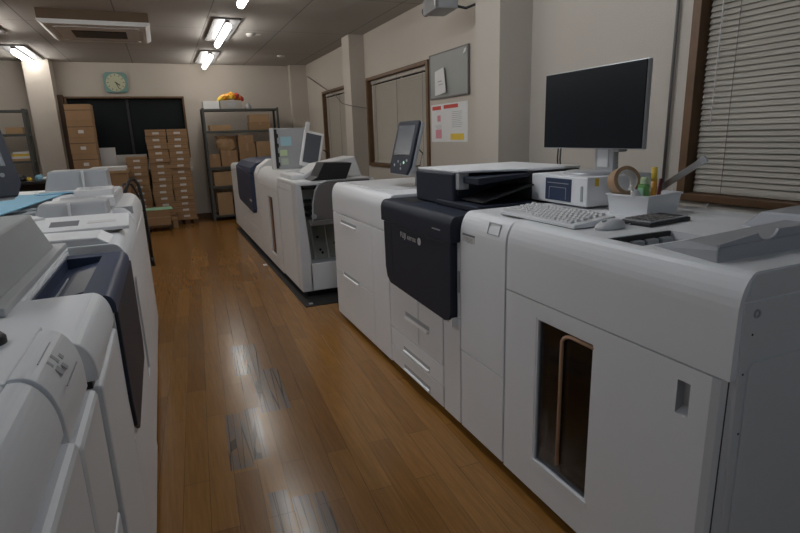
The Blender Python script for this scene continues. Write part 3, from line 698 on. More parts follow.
# ------------------------------------------------------------------ far row
FX = 1.0
t = thing('stacker_finisher', 'white finisher with clear window and dark trays, near end of the far row', 'printer module', (1.4, 4.95, 0))
B(1.02, 1.72, 4.72, 5.34, .06, 1.0).done('core', GAPSHADE, t)
B(1.05, 1.70, 4.60, 5.32, 0, .06).done('plinth', BLACK, t)
panel(t, 'front_panel', WHITE, FX, 4.72, 5.345, .06, .94, .02); panel(t, 'upper_panel', WHITE, FX, 4.72, 5.345, .94, 1.0, .02)
MB().prism([(FX, .06), (FX, 1.0), (FX+.05, 1.0), (FX+.10, .30), (FX+.10, .06)], 'y', 4.55, 4.715).done('corner_post', WHITE2, t, bevel=.004)
MB().prism([(1.63, .06), (1.63, 1.0), (1.72, 1.0), (1.72, .06)], 'y', 4.55, 4.715).done('rear_post', WHITE2, t, bevel=.004)
B(1.08, 1.65, 4.55, 4.71, .06, .31).done('lower_box', WHITE, t, bevel=.006)
B(1.06, 1.66, 4.700, 4.718, .30, .95).done('inner_panel', GREENGREY, t)
for k, xx in enumerate((1.17, 1.30, 1.45)): MB().tube([(xx, 4.692, .31), (xx-.03, 4.692, .68)], .008, 6).done('guide_rod', LABELM, t)
for xx, zz in ((1.22, .40), (1.36, .45), (1.20, .52), (1.24, .37)): MB().lathe((xx, 4.70, zz), [(.012, 0), (.012, -.006), (0, -.006)], 'y', n=10).done('bolt', BLACK, t)
B(1.07, 1.64, 4.556, 4.560, .31, 1.0).done('clear_window', CLEAR, t)
for zz in (.78, .84, .72): B(1.08, 1.16, 4.66, 4.715, zz, zz+.03).done('inner_bracket', BLACK, t)
# curved taupe tray
pts = []
for k in range(9):
    a = k/8; pts.append((1.13+.06*a+.30*a*a*a, 0)) 
pr = [(1.66, 1.03), (1.26, 1.025), (1.20, 1.005), (1.165, .95), (1.14, .84), (1.13, .70), (1.66, .70)]
MB().prism(pr, 'y', 4.50, 4.545).done('curved_cover', TAUPE, t, bevel=.006)
pe = [(1.67, 1.038), (1.26, 1.033), (1.19, 1.010), (1.155, .95), (1.13, .84), (1.12, .70)]
g = MB()
for a, b_ in zip(pe[:-1], pe[1:]): g.tube([(a[0], 4.50, a[1]), (b_[0], 4.50, b_[1])], .007, 6)
g.done('bright_edge', SILVER, t)
B(1.10, 1.66, 4.49, 4.53, .655, .70).done('tray_shelf', TAUPE, t, bevel=.005)
MB().lathe((1.13, 4.49, .74), [(.022, 0), (.022, -.02), (0, -.02)], 'y', n=14).done('guide_knob', SILVER, t)
B(FX, 1.72, 4.55, 5.345, 1.0, 1.035).done('top_plate', WHITE, t, bevel=.008)
MB().prism([(1.14, 1.038), (1.20, 1.07), (1.265, 1.185), (1.52, 1.175), (1.46, 1.038)], 'y', 4.55, 4.80).done('upper_tray', BLACK, t, bevel=.004)
MB().prism([(1.10, 1.036), (1.28, 1.16), (1.64, 1.22), (1.70, 1.036)], 'y', 4.82, 5.15).done('tray_hood', WHITE2, t, bevel=.01)
B(FX+.03, FX+.16, 4.82, 5.30, 1.035, 1.08).done('top_ridge', WHITE, t, bevel=.012)
for k in range(3): B(1.16, 1.20, 4.90+.08*k, 4.93+.08*k, 1.08, 1.083).done('hood_slot', BLACK, t)

t = thing('paper_stacker', 'white stacker module with a narrow dark window, middle of the far machine row', 'printer module', (1.4, 6.0, 0))
B(1.02, 1.72, 5.37, 6.57, .06, .90).done('core', GAPSHADE, t)
B(1.05, 1.70, 5.38, 6.56, 0, .06).done('plinth', BLACK, t)
MB().slabs('x', FX, FX+.02, 5.37, 6.58, .05, .885, [(5.70, 5.98, .17, .80)]).done('door', WHITE, t)
B(FX+.018, FX+.022, 5.70, 5.98, .17, .80).done('window_pane', BLACK, t)
g = B(FX+.008, FX+.017, 5.88, 5.91, .20, .78); g.done('brown_strip', COPPER, t)
B(FX-.004, FX+.01, 5.69, 5.99, .155, .172).done('window_sill', WHITE, t)
MB().prism(prof(FX, 1.72, .888, 1.09, .13, .16), 'y', 5.36, 6.58).done('top_cover', WHITE, t, bevel=.004)

t = thing('digital_press', 'printer with slate navy door near the back shelf, far machine row', 'printer', (1.4, 7.4, 0))
B(1.02, 1.72, 6.60, 8.20, .06, 1.0).done('core', GAPSHADE, t)
B(1.05, 1.70, 6.62, 8.18, 0, .06).done('plinth', BLACK, t)
panel(t, 'drawer', WHITE, FX, 6.60, 8.20, .05, .30, .02); panel(t, 'drawer', WHITE, FX, 6.60, 8.20, .30, .56, .02)
for zz in (.20, .44):
    B(FX-.012, FX, 7.2, 7.6, zz, zz+.015).done('handle', WHITE2, t)
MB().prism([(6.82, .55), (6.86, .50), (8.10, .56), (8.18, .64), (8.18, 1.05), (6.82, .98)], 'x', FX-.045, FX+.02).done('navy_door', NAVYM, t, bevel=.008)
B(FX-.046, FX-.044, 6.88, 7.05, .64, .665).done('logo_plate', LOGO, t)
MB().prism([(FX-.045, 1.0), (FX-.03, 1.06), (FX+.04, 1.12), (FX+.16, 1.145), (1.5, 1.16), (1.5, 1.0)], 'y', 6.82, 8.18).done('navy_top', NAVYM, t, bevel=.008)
MB().prism([(FX, .56), (FX, 1.0), (FX+.04, 1.08), (FX+.16, 1.165), (1.72, 1.17), (1.72, .56)], 'y', 6.60, 6.82).done('side_fascia', WHITE, t, bevel=.01)
t = thing('paper_feeder', 'small white feeder at the far end of the machine row, touching the shelf', 'printer module', (1.4, 8.7, 0))
B(1.02, 1.6, 8.22, 9.25, .06, .92).done('core', GAPSHADE, t); B(1.05, 1.58, 8.25, 9.22, 0, .06).done('plinth', BLACK, t)
panel(t, 'drawer', WHITE, FX, 8.22, 9.26, .05, .56, .02); panel(t, 'door', WHITE, FX, 8.22, 9.26, .56, .94, .02)
MB().prism(prof(FX, 1.6, .943, 1.045, .05, .07), 'y', 8.22, 9.26).done('top_cover', WHITE, t, bevel=.006)

# upright lid with sticky notes; tablet-like screen
t = thing('upright_panel', 'light grey upright panel with coloured sticky notes standing on the far machine row', 'panel', (1.15, 5.8, 1.0))
MU = Matrix.Translation((1.03, 5.62, 1.092)) @ Matrix.Rotation(math.radians(-3), 4, 'Z')
MB().box(.03, .36, 0, .05, .0, .41, MU).done('panel', GREYP, t, bevel=.006)
MB().box(-.01, .03, -.004, .055, 0, .415, MU).done('light_edge', WHITE2, t, bevel=.006)
MB().box(.030, .058, -.004, 0, .01, .40, MU).done('black_strip', BLACK, t)
for k in range(4): MB().box(.055, .07, -.004, 0, .03+.095*k, .07+.095*k, MU).done('strip_tab', BLACK, t)
def note(x0, x1, z0, z1, m, lab):
    o = MB().box(x0, x1, -.006, -.0005, z0, z1, MU).done('sticky_note', m, loc=MU @ Vector(((x0+x1)/2, -.003, (z0+z1)/2))); tag(o, lab, 'sticky note', 'sticky notes on the upright grey panel')
note(.09, .20, .235, .325, BLUEN, 'pale blue sticky note, upper one on the grey upright panel')
note(.075, .15, .135, .195, GREENN, 'pale green sticky note with wavy edge in the middle of the grey upright panel')
note(.085, .155, .045, .11, mat('pale_note', (.45, .52, .42), .7), 'greyish green sticky note lowest on the grey upright panel')
t = thing('display_screen', 'white-framed tilted display screen behind the upright grey panel', 'screen', (1.5, 5.9, 1.0))
MS = Matrix.Translation((1.275, 5.50, 1.13)) @ Matrix.Rotation(math.radians(8), 4, 'Z') @ Matrix.Rotation(math.radians(13), 4, 'Y')
MB().box(0, .22, 0, .035, 0, .36, MS).done('housing', WHITE, t, bevel=.012)
MB().box(.022, .19, -.002, .001, .04, .335, MS).done('screen', SCREEN, t)
MB().box(.05, .17, .01, .06, -.04, .02, MS).done('stand', WHITE2, t, bevel=.004)
MB().tube([MS @ Vector(p) for p in ((.24, .02, .2), (.29, .02, .18), (.31, .02, .08), (.27, .02, .02), (.25, .03, -.01))], .007, 6).done('cable', BLACK, t, smooth=True)
MB().box(.0, .04, -.01, .004, .34, .44, MS).done('paper_tab', PAPER, t)
tag(B(1.35, 1.62, 5.42, 5.66, 1.09, 1.11).done('paper_stack', PAPER, loc=(1.47, 5.55, 1.09), bevel=.003), 'white paper stack on the far machine row in front of the display', 'paper')
# floor mat
tag(B(.955, 2.0, 4.29, 9.0, 0, .006).done('floor_mat', RUBBER, loc=(1.4, 6, 0), bevel=.002), 'black rubber mat under the far machine row', 'mat')
tag(B(.90, .94, 6.04, 6.10, 0, .006).done('paper_scrap', PAPER, loc=(.92, 6.07, 0)), 'tiny white scrap on the floor beside the far machine row', 'paper')
tag(B(1.0, 1.03, 4.34, 4.37, .006, .012).done('mat_stud', SILVER, loc=(1.01, 4.35, .006)), 'small silver stud on the near corner of the black mat', 'stud')

# ------------------------------------------------------------------ left row (front faces look towards +X)
def lprof(xf, xb, z0, z1, rx, rz): return prof(xf, xb, z0, z1, rx, rz, 10)
LXB = -1.05
t = thing('paper_stacker', 'rounded white machine module at the lower left corner, nearest on the left', 'printer module', (-.6, .6, 0))
B(-.24, LXB, .10, .925, .05, .85).done('core', GAPSHADE, t); B(-.28, LXB+.02, .12, .91, 0, .05).done('plinth', BLACK, t)
MB().prism(lprof(-.202, -.262, .945, 1.05, .05, .095), 'y', .10, .93).done('rounded_cover', WHITE, t, bevel=.002)
B(-.266, LXB, .10, .93, .86, 1.048).done('top_plate', WHITE, t, bevel=.003)
panel(t, 'upper_panel', WHITE, -.183, .10, .93, .62, .938, .055, -1, .012); panel(t, 'lower_panel', WHITE, -.183, .10, .93, .05, .617, .03, -1)

t = thing('interface_module', 'narrow white module with a printed symbol on its rounded cover, left row', 'printer module', (-.6, 1.2, 0))
B(-.24, LXB, .94, 1.22, .05, .85).done('core', GAPSHADE, t); B(-.28, LXB+.02, .95, 1.21, 0, .05).done('plinth', BLACK, t)
MB().prism(lprof(-.198, -.262, .922, 1.053, .05, .095), 'y', .935, 1.175).done('rounded_cover', WHITE, t, bevel=.002)
B(-.266, LXB, .935, 1.225, .86, 1.048).done('top_plate', WHITE, t, bevel=.003)
panel(t, 'upper_panel', WHITE, -.183, .937, 1.185, .62, .915, .055, -1, .012); panel(t, 'lower_panel', WHITE, -.183, .937, 1.185, .05, .617, .03, -1)
MB().lathe((-.338, 1.15, 1.048), [(.030, 0), (.030, .012), (.022, .022), (0, .024)]).done('knob', BLACK, t, smooth=True)
# symbol printed on the sloping shoulder
g = MB(); MQ = Matrix.Translation((-.2135, 1.045, 1.028)) @ Matrix.Rotation(math.radians(52), 4, 'Y')
for a in ((-.03, -.028, -.055, .055), (.028, .03, -.055, .055)): g.box(a[0], a[1], a[2], a[3], -.001, .0008, MQ)
for a in ((-.018, -.005, -.03, -.02), (.0, .015, -.03, -.012), (-.018, .0, .0, .012), (.006, .018, .002, .014), (-.006, .004, .026, .04)): g.box(a[0], a[1], a[2], a[3], -.001, .0006, MQ)
g.done('printed_symbol', SILVER, t)

t = thing('production_printer', 'near left printer with a recessed navy tray top and tall navy door', 'printer', (-.6, 1.95, 0))
B(-.225, LXB, 1.27, 2.45, .05, .90).done('core', GAPSHADE, t); B(-.28, LXB+.02, 1.30, 2.43, 0, .05).done('plinth', BLACK, t)
MB().prism(lprof(-.185, LXB, .905, 1.0, .045, .075), 'y', 1.235, 1.66).done('top_cover', WHITE, t, bevel=.006)
B(-.394, LXB, 1.66, 2.46, .93, 1.0).done('top_plate', WHITE, t, bevel=.004)
panel(t, 'side_column', WHITE, -.185, 1.26, 1.68, .05, .885, .05, -1, .008)
B(-.20, -.26, 1.245, 1.30, .885, .905).done('hinge', BLACK, t, bevel=.003)
panel(t, 'lower_door', WHITE, -.185, 1.68, 2.45, .05, .52, .03, -1)
MB().prism([(1.69, .93), (1.69, .64), (1.72, .54), (1.78, .50), (2.36, .52), (2.42, .58), (2.44, .93)], 'x', -.175, -.22).done('navy_door', NAVY, t, bevel=.006)
panel(t, 'upper_fascia', WHITE, -.186, 1.68, 2.45, .52, .93, .03, -1)
# navy top: a frame round a recessed tray
g = MB()
g.prism(lprof(-.175, -.385, .93, .985, .03, .035), 'y', 1.665, 1.69).prism(lprof(-.175, -.385, .93, .985, .03, .035), 'y', 2.29, 2.36)
g.prism(lprof(-.175, -.26, .93, .985, .03, .035), 'y', 1.69, 2.29).box(-.385, -.378, 1.69, 2.29, .93, .985)
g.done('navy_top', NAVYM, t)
MB().prism([(-.378, .935), (-.26, .935), (-.26, .965), (-.378, .945)], 'y', 1.69, 2.29).done('tray_floor', NAVYM, t)
MB().prism([(-.33, .953), (-.265, .967), (-.265, .972), (-.33, .958)], 'y', 1.80, 2.16).done('tray_plate', mat('lighter_navy_plate', (.085, .10, .135), .4), t, bevel=.003)  # lighter patch on the tray floor
B(-.350, -.347, 1.82, 2.08, .947, .958).done('tray_groove', SILVER, t)
B(-.393, -.385, 1.665, 2.40, .93, .992).done('light_rim', WHITE, t)

t = thing('scanner_unit', 'bulky light grey wedge-shaped unit on top of the near left printer', 'scanner', (-.6, 2.05, .985))
g = MB(); z = 1.001
g.poly([(-.425, 1.56, z+.02), (-.425, 2.38, z+.02), (LXB, 2.38, z+.02), (LXB, 1.56, z+.02), (-.43, 1.61, 1.175), (-.435, 2.15, 1.178), (LXB, 2.15, 1.178), (LXB, 1.61, 1.175)],
       [(0, 1, 5, 4), (1, 2, 6, 5), (2, 3, 7, 6), (3, 0, 4, 7), (4, 5, 6, 7), (3, 2, 1, 0)])
g.done('hood', mat('grey_hood_plastic', (.42, .425, .42), .5), t, bevel=.008)
B(-.396, LXB, 1.51, 2.46, z, z+.022).done('base_flange', mat('grey_flange_plastic', (.46, .465, .46), .5), t, bevel=.004)

# long cabinet run beyond: raised body, strip and far unit
t = thing('finisher_cabinet', 'long white finisher cabinet with a dark slot window, left of the aisle', 'printer module', (-.6, 3.0, 0))
B(-.225, LXB, 2.47, 3.42, .05, .93).done('core', GAPSHADE, t); B(-.26, LXB+.02, 2.50, 3.40, 0, .05).done('plinth', BLACK, t)
MB().slabs('x', -.19, -.22, 2.47, 3.42, .05, .90, [(2.66, 2.80, .30, .78)]).done('front_panel', WHITE, t)
B(-.212, -.22, 2.66, 2.80, .30, .78).done('slot_window', BLACK, t)
MB().prism(lprof(-.19, LXB, .903, 1.0, .05, .08), 'y', 2.47, 3.42).done('top_cover', WHITE, t, bevel=.004)
MB().prism([(-.245, 1.0), (-.29, 1.03), (-.60, 1.035), (-.60, 1.0)], 'y', 2.48, 2.70).done('raised_hood', WHITE, t, bevel=.006)
t = thing('paper_feeder', 'white machine module with rounded shoulder at the far end of the left row', 'printer module', (-.6, 3.95, 0))
B(-.225, LXB, 3.43, 4.48, .05, .93).done('core', GAPSHADE, t); B(-.26, LXB+.02, 3.45, 4.46, 0, .05).done('plinth', BLACK, t)
panel(t, 'front_panel', WHITE, -.19, 3.43, 3.95, .05, .90, .03, -1); panel(t, 'front_panel', WHITE, -.19, 3.95, 4.49, .05, .90, .03, -1)
MB().prism(lprof(-.19, LXB, .903, 1.04, .08, .11), 'y', 3.43, 4.50).done('top_cover', WHITE, t, bevel=.006)
for k in range(5): MB().box(-.20, -.30, 3.50+.0*k+.004*k, 3.502+.004*k, 1.0, 1.041).done('vent_rib', GREYP, t)

t = thing('control_strip', 'white slab with a small grey display lying across the left machine row', 'control panel', (-.45, 2.95, 1.0))
MC = Matrix.Translation((-.44, 2.86, 1.033)) @ Matrix.Rotation(math.radians(1), 4, 'Z') @ Matrix.Rotation(math.radians(9), 4, 'X')
MB().box(-.26, .255, -.11, .11, 0, .018, MC).done('slab', PAPER, t, bevel=.003)
MB().box(-.07, .045, -.05, .03, .018, .0195, MC).done('display', INK, t)
MB().box(.08, .20, -.03, .01, .018, .019, MC).done('printed_mark', LABELM, t)
MB().box(-.22, .22, -.05, .08, -.022, 0, MC).done('slab_base', TAUPE, t)

# grey bins and paper on top of the left row
def bin_(nm, lab, x0, x1, y0, y1, z0, z1, lean=.02, split=None, m=FROST2):
    t = thing(nm, lab, 'tray', ((x0+x1)/2, (y0+y1)/2, z0), 'grey plastic paper trays on the left row')
    g = MB(); g.poly([(x0, y0, z0), (x1, y0, z0), (x1, y1, z0), (x0, y1, z0), (x0+.03, y0+lean, z1), (x1-.005, y0+lean, z1), (x1-.005, y1, z1), (x0+.03, y1, z1)],
           [(0, 1, 5, 4), (1, 2, 6, 5), (2, 3, 7, 6), (3, 0, 4, 7), (4, 5, 6, 7), (3, 2, 1, 0)])
    g.done('shell', m, t, bevel=.012, segs=3)
    sx = split if split is not None else (x0+x1)/2
    B(sx-.006, sx+.006, y0-.004, y0+lean+.01, z0+.002, z1-.004).done('center_rib', PAPER, t, bevel=.002)
    B(x0-.02, x1+.01, y0-.05, y0+.02, z0-.004, z0+.012).done('front_lip', PAPER, t, bevel=.003)
    return t
GB = mat('grey_bin_plastic', (.40, .41, .42), .35)
bin_('paper_tray', 'grey translucent tray cover standing farthest back on the left row', -.70, -.34, 3.92, 4.15, 1.115, 1.245, .03, -.48, GB)
bin_('paper_tray', 'low grey tray cover directly behind the white slab with the display', -.62, -.29, 3.08, 3.28, 1.045, 1.122, .03, -.46, GB)
# supporting body beneath the far tray
t = thing('sorter_unit', 'white sorter body carrying paper stacks at the end of the left row', 'printer module', (-.6, 4.0, 1.04))
B(-.30, -1.0, 3.60, 4.30, 1.043, 1.11).done('body', WHITE, t, bevel=.01)
B(-.29, -.33, 3.62, 4.28, 1.045, 1.105).done('side_plate', WHITE2, t, bevel=.003)
B(-.30, -.90, 3.05, 3.425, 1.001, 1.043).done('front_ramp', WHITE, t, bevel=.006)
def sheets(lab, cx, cy, z, w, l, h, rot, m, lines=False, nm='paper_stack'):
    o = thing(nm, lab, 'paper', (cx, cy, z), 'papers on the left row', rot)
    B(cx-w/2, cx+w/2, cy-l/2, cy+l/2, z, z+h).done('sheets', m, o, bevel=.0015)
    if lines:
        g = MB()
        for k in range(7): g.box(cx-w*.38, cx+w*(.38-.09*(k % 3)), cy-l*.4+k*l*.12, cy-l*.4+k*l*.12+.010, z+h, z+h+.0006)
        g.box(cx-w*.1, cx-w*.04, cy-l*.35, cy+l*.3, z+h+.0006, z+h+.0014); g.done('printed_lines', GREYP, o)
    return o
sheets('white printed papers stacked at the right end behind the blue sheet', -.40, 3.70, 1.110, .20, .28, .035, .05, PAPER, True)
sheets('long pale blue sheet lying across the left row', -.80, 3.30, 1.112, .34, 1.15, .006, -.10, BLUE)
sheets('narrow blue strip of paper beside the printed sheets', -.56, 3.84, 1.118, .10, .34, .005, -1.1, BLUE)
sheets('white printed sheet in front of the blue paper', -.44, 3.50, 1.060, .30, .20, .050, .12, PAPER, True)
sheets('loose white paper pile at the left edge near the scanner unit', -.72, 3.02, 1.044, .24, .30, .03, .5, PAPER)
for k in range(4): sheets('white sheet %s in the fan of papers beside the grey scanner unit' % ['lowest', 'second from below', 'third from below', 'topmost'][k], -.76-.02*k, 3.22+.03*k, 1.044+.012*k, .22, .30, .010, .55+.1*k, [PAPER, WHITE2, PAPER, WHITE2][k])

ui_panel('touch_panel', 'dark navy touch panel cut by the left edge of the photo', (-.66, 2.52, 1.205), 0, math.radians(20), SCREEN, False)
u = [o for o in bpy.data.objects if o.get('label', '').startswith('dark navy touch panel')][0]
u.rotation_euler = (0, 0, math.radians(128))
B_ = MB().tube([(-.66, 2.56, .985), (-.66, 2.56, 1.20), (-.64, 2.54, 1.30)], .022, 10); tag(B_.done('panel_post', SILVER, loc=(-.66, 2.56, .985), smooth=True), 'grey post carrying the dark touch panel at the left edge', 'post')

t = thing('grab_rail', 'bent black tube rail beside the far end of the left row', 'rail', (-.15, 4.6, .3))
pts = [(-.30, 4.52, 1.03), (-.255, 4.58, 1.13), (-.225, 4.62, 1.135), (-.20, 4.62, 1.09), (-.185, 4.62, .95), (-.178, 4.62, .65), (-.180, 4.62, .50)]
MB().tube(pts, .012, 10).done('tube', BLACK, t, smooth=True)
MB().tube([(-.36, 4.52, 1.03), (-.30, 4.62, 1.10), (-.25, 4.68, 1.09), (-.215, 4.69, 1.0), (-.20, 4.68, .62)], .008, 8).done('inner_tube', BLACK, t, smooth=True)
MB().tube([(-.180, 4.62, .51), (-.180, 4.62, .44)], .018, 10).done('rubber_foot', BLACK, t, smooth=True)
MB().tube([(-.190, 4.62, .56), (-.25, 4.60, .56), (-.25, 4.49, .56)], .010, 8).done('bracket', BLACK, t, smooth=True)

# ------------------------------------------------------------------ back of the room: cartons
def carton_proto(nm, w, d, h, lab=(.09, .035), m=CARD, top=True):
    # origin at bottom centre, front towards -Y
    t = thing(nm, '', 'box', (0, 0, 0))
    B(-w/2, w/2, -d/2, d/2, 0, h-.002).done('carton', m, t, bevel=.004)
    B(-w/2-.001, w/2+.001, -d/2-.002, d/2+.001, h*.62, h*.66).done('lid_edge', WOODD, t)
    if lab: B(-lab[0]/2, lab[0]/2, -d/2-.003, -d/2, h*.25, h*.25+lab[1]).done('label', LABELM, t)
    return t
ORD = ['lowest', 'second', 'third', 'fourth', 'fifth', 'sixth', 'seventh', 'eighth', 'ninth', 'tenth', 'eleventh', 'twelfth', 'thirteenth', 'fourteenth', 'topmost']
pc = carton_proto('paper_carton', .315, .24, .108, (.10, .035)); pc['group'] = 'small paper cartons stacked below the dark window'
first = True
def put(proto, loc, label, rot=0):
    global first
    if first: proto.location = loc; proto['label'] = label; proto.rotation_euler = (0, 0, rot); first = False; return proto
    return dup(proto, loc, label, rot)
for cx, n, nm in ((.265, 14, 'right tall stack under dark window'), (-.06, 14, 'left tall stack under dark window'), (-.41, 10, 'short stack left of the two tall stacks')):
    for k in range(n):
        o = ORD[k] if k < n-1 else 'topmost'
        lab = 'brown carton, %s%s in the %s' % (o, ' from floor' if 0 < k < n-1 else '', nm)
        put(pc, (cx+random.uniform(-.008, .008), 10.1+random.uniform(-.01, .01), .10+k*.108), lab, random.uniform(-.03, .03))
def pallet(x0, x1, y0, y1, lab):
    t = thing('wooden_pallet', lab, 'pallet', ((x0+x1)/2, y0, 0), 'wooden pallets')
    n = 4
    for k in range(n): B(x0, x1, y0+k*(y1-y0-.07)/(n-1), y0+.07+k*(y1-y0-.07)/(n-1), .08, .10).done('deck_board', CARD, t)
    for k in range(3): B(x0+k*(x1-x0-.08)/2, x0+.08+k*(x1-x0-.08)/2, y0, y1, 0, .08).done('block', WOODD, t)
pallet(.09, .44, 9.96, 10.25, 'low wooden pallet under the right tall carton stack')
pallet(-.60, .085, 9.96, 10.25, 'wide wooden pallet under the left and short carton stacks')
first = True
bc = carton_proto('storage_carton', .355, .34, .253, (.075, .05)); bc['group'] = 'large cartons stacked beside the left pillar'
for k in range(8):
    lab = 'large brown carton, %s in the tall stack beside the left pillar' % (ORD[k]+(' from the floor' if 0 < k < 7 else '') if k < 7 else 'topmost and unlabelled')
    o = put(bc, (-1.12+random.uniform(-.012, .012), 10.1, k*.2525), lab, random.uniform(-.02, .02))
    if k == 7:
        for c_ in list(o.children):
            if c_.name.startswith('label'): bpy.data.objects.remove(c_)
# dark items on window sill, boards and mid boxes
struct(B(-1.37, .47, 10.32, YB, .90, .94).done('trim_2', LABELM))
tag(B(-.955, -.72, 10.36, 10.39, .94, 1.342).done('leaning_board', PAPER, loc=(-.75, 10.4, .94)), 'upright white board leaning below the dark window beside the large cartons', 'board')
tag(B(-.715, -.25, 10.37, 10.40, .94, 1.215).done('low_board', LABELM, loc=(-.4, 10.4, .94)), 'low white panel between the large cartons and the tall stack', 'board')
t = thing('work_table', 'brown table with a white top sheet beside the large carton stack', 'table', (-.8, 9.6, 0))
B(-1.06, -.52, 9.35, 9.9, .96, 1.0).done('table_top', CARD2, t, bevel=.004); B(-1.04, -.55, 9.37, 9.88, .40, .96).done('front_board', CARD, t, bevel=.003)
for xx in (-1.02, -.57):
    for yy in (9.39, 9.85): B(xx-.02, xx+.02, yy-.02, yy+.02, 0, .40).done('leg', STEEL, t)
tag(B(-1.03, -.55, 9.36, 9.85, 1.0, 1.055).done('paper_stack', PAPER, loc=(-.76, 9.6, 1.0), bevel=.003), 'wide flat white paper ream on the brown table', 'paper')
# dolly with box
t = thing('wheeled_dolly', 'low dark four-wheeled dolly in front of the carton stacks', 'dolly', (-.18, 9.55, 0))
B(-.37, .01, 9.38, 9.72, .07, .10).done('platform', WOODD, t, bevel=.004)
for xx in (-.33, -.03):
    for yy in (9.42, 9.68): MB().lathe((xx, yy, .034), [(.034, -.012), (.034, .012)], 'x', n=16).done('wheel', BLACK, t); B(xx-.008, xx+.008, yy-.008, yy+.008, .05, .07).done('fork', STEEL, t)
t = thing('shipping_box', 'brown carton on the wheeled dolly', 'box', (-.18, 9.55, .10))
B(-.355, -.005, 9.39, 9.71, .10, .345).done('carton', CARD, t, bevel=.004)
B(-.357, -.003, 9.387, 9.39, .22, .235).done('tape_band', TAPEB, t)
tag(MB().prism([(-.37, 9.37), (.045, 9.40), (.02, 9.72), (-.36, 9.71)], 'z', .345, .358).done('green_sheet', MINT, loc=(-.18, 9.55, .345)), 'mint green sheet on the carton of the wheeled dolly', 'sheet')
tag(B(.02, .10, 9.62, 9.85, 0, .16).done('small_box', CARD2, loc=(.06, 9.7, 0), bevel=.004), 'small light carton on the floor behind the wheeled dolly', 'box')

# ------------------------------------------------------------------ shelving racks
def rack(lab, x0, x1, y0, y1, h, levels):
    t = thing('storage_rack', lab, 'shelf', ((x0+x1)/2, (y0+y1)/2, 0), 'grey steel shelving racks')
    for xx in (x0, x1-.04):
        for yy in (y0, y1-.04):
            g = MB(); g.box(xx, xx+.04, yy, yy+.004, 0, h); sx = xx if xx == x0 else xx+.036; g.box(sx, sx+.004, yy, yy+.04, 0, h); g.done('upright', SHELFM, t)
    for z in levels:
        B(x0+.005, x1-.005, y0+.005, y1-.005, z-.035, z).done('shelf_board', SHELFM, t, bevel=.003)
    return t
RL = [1.93, 1.565, .95, .62, .10]
rack('dark grey steel rack holding cartons and bags against the back wall', .70, 2.00, 9.98, 10.38, 1.945, RL)
rack('grey steel rack at the left edge behind the pillar', -2.75, -1.83, 9.95, 10.2, 1.96, [1.945, 1.595, 1.19, .75, .3])
def cbox(lab, x0, x1, y0, y1, z0, z1, m=CARD, nm='carton_box', cat='box', lid=True, rot=0):
    t = thing(nm, lab, cat, ((x0+x1)/2, (y0+y1)/2, z0), 'cartons on the racks', rot)
    B(x0, x1, y0, y1, z0, z1).done('carton', m, t, bevel=.004)
    if lid: B((x0+x1)/2-.02, (x0+x1)/2+.02, y0-.0015, y1+.0015, z1-(z1-z0)*.35, z1+.0015).done('tape', TAPEB, t)
    return t
cbox('white flat box at the left end of the rack top', .74, 1.00, 10.02, 10.28, 1.93, 2.06, PAPER, lid=False)
t = thing('storage_crate', 'grey white crate on the rack top filled with orange and yellow decorations', 'crate', (1.2, 10.15, 1.93))
g = MB(); g.box(1.02, 1.38, 10.02, 10.04, 1.93, 2.07).box(1.02, 1.38, 10.26, 10.28, 1.93, 2.07).box(1.02, 1.04, 10.04, 10.26, 1.93, 2.07).box(1.36, 1.38, 10.04, 10.26, 1.93, 2.07).box(1.04, 1.36, 10.04, 10.26, 1.93, 1.94)
g.done('body', mat('beige_crate', (.36, .34, .31), .6), t, bevel=.003); B(1.14, 1.27, 10.016, 10.02, 1.97, 2.03).done('label', GREYP, t)
for k in range(9):
    cx_, cz_, rr = 1.05+.040*k+random.uniform(-.01, .01), 2.07+.07*math.sin(PI*(k+.5)/9)+random.uniform(0, .03), .075
    g = MB()
    pr_ = [(.001, -rr*.8), (rr*.7, -rr*.5), (rr, 0), (rr*.75, rr*.5), (.001, rr*.7)]
    g.lathe((cx_, 10.12+random.uniform(-.03, .05), cz_), pr_, 'z', 8, Matrix.Rotation(random.uniform(-.8, .8), 4, 'X') @ Matrix.Rotation(random.uniform(-.8, .8), 4, 'Y'))
    m_ = [YELLOW, ORANGE, YELLOW, ORANGE, YELLOW, ORANGE, RED, ORANGE, RED][k]
    tag(g.done('decoration', m_, loc=(cx_, 10.15, cz_)), '%s crumpled decoration %s in the crate on the rack top' % ({YELLOW: 'yellow', ORANGE: 'orange', RED: 'red'}[m_],
        ['at the far left end', 'next to the left end', 'left of the middle', 'just left of the middle', 'in the middle', 'just right of the middle', 'right of the middle', 'next to the right end', 'at the far right end'][k]), 'decoration', 'decorations in the rack-top crate')
g = MB(); g.lathe((1.50, 10.12, 1.93), [(.05, 0), (.06, .03), (.04, .07), (.01, .10), (0, .10)], 'z', 14)
tag(g.done('plastic_bag', GREYP, loc=(1.5, 10.12, 1.93), smooth=True), 'small crumpled grey bag on the rack top right of the crate', 'bag')
cbox('shallow brown tray box at the left of the second shelf', .80, 1.16, 10.0, 10.3, 1.565, 1.66, CARD2)
cbox('lower of two brown cartons at the right of the second shelf', 1.48, 1.84, 10.0, 10.3, 1.565, 1.70, CARD)
cbox('upper of two brown cartons at the right of the second shelf', 1.49, 1.83, 10.01, 10.29, 1.70, 1.83, CARD2)
cbox('small brown carton low at the left end of the third shelf', .73, .92, 10.0, 10.25, .95, 1.17, CARD)
cbox('large brown carton behind the crumpled bag on the third shelf', .94, 1.22, 10.0, 10.3, .95, 1.22, CARD)
t = thing('paper_bag', 'crumpled brown paper bag on top of the large carton, third shelf', 'bag', (1.05, 10.1, 1.22))
g = MB(); rr = random.Random(3); rings = []
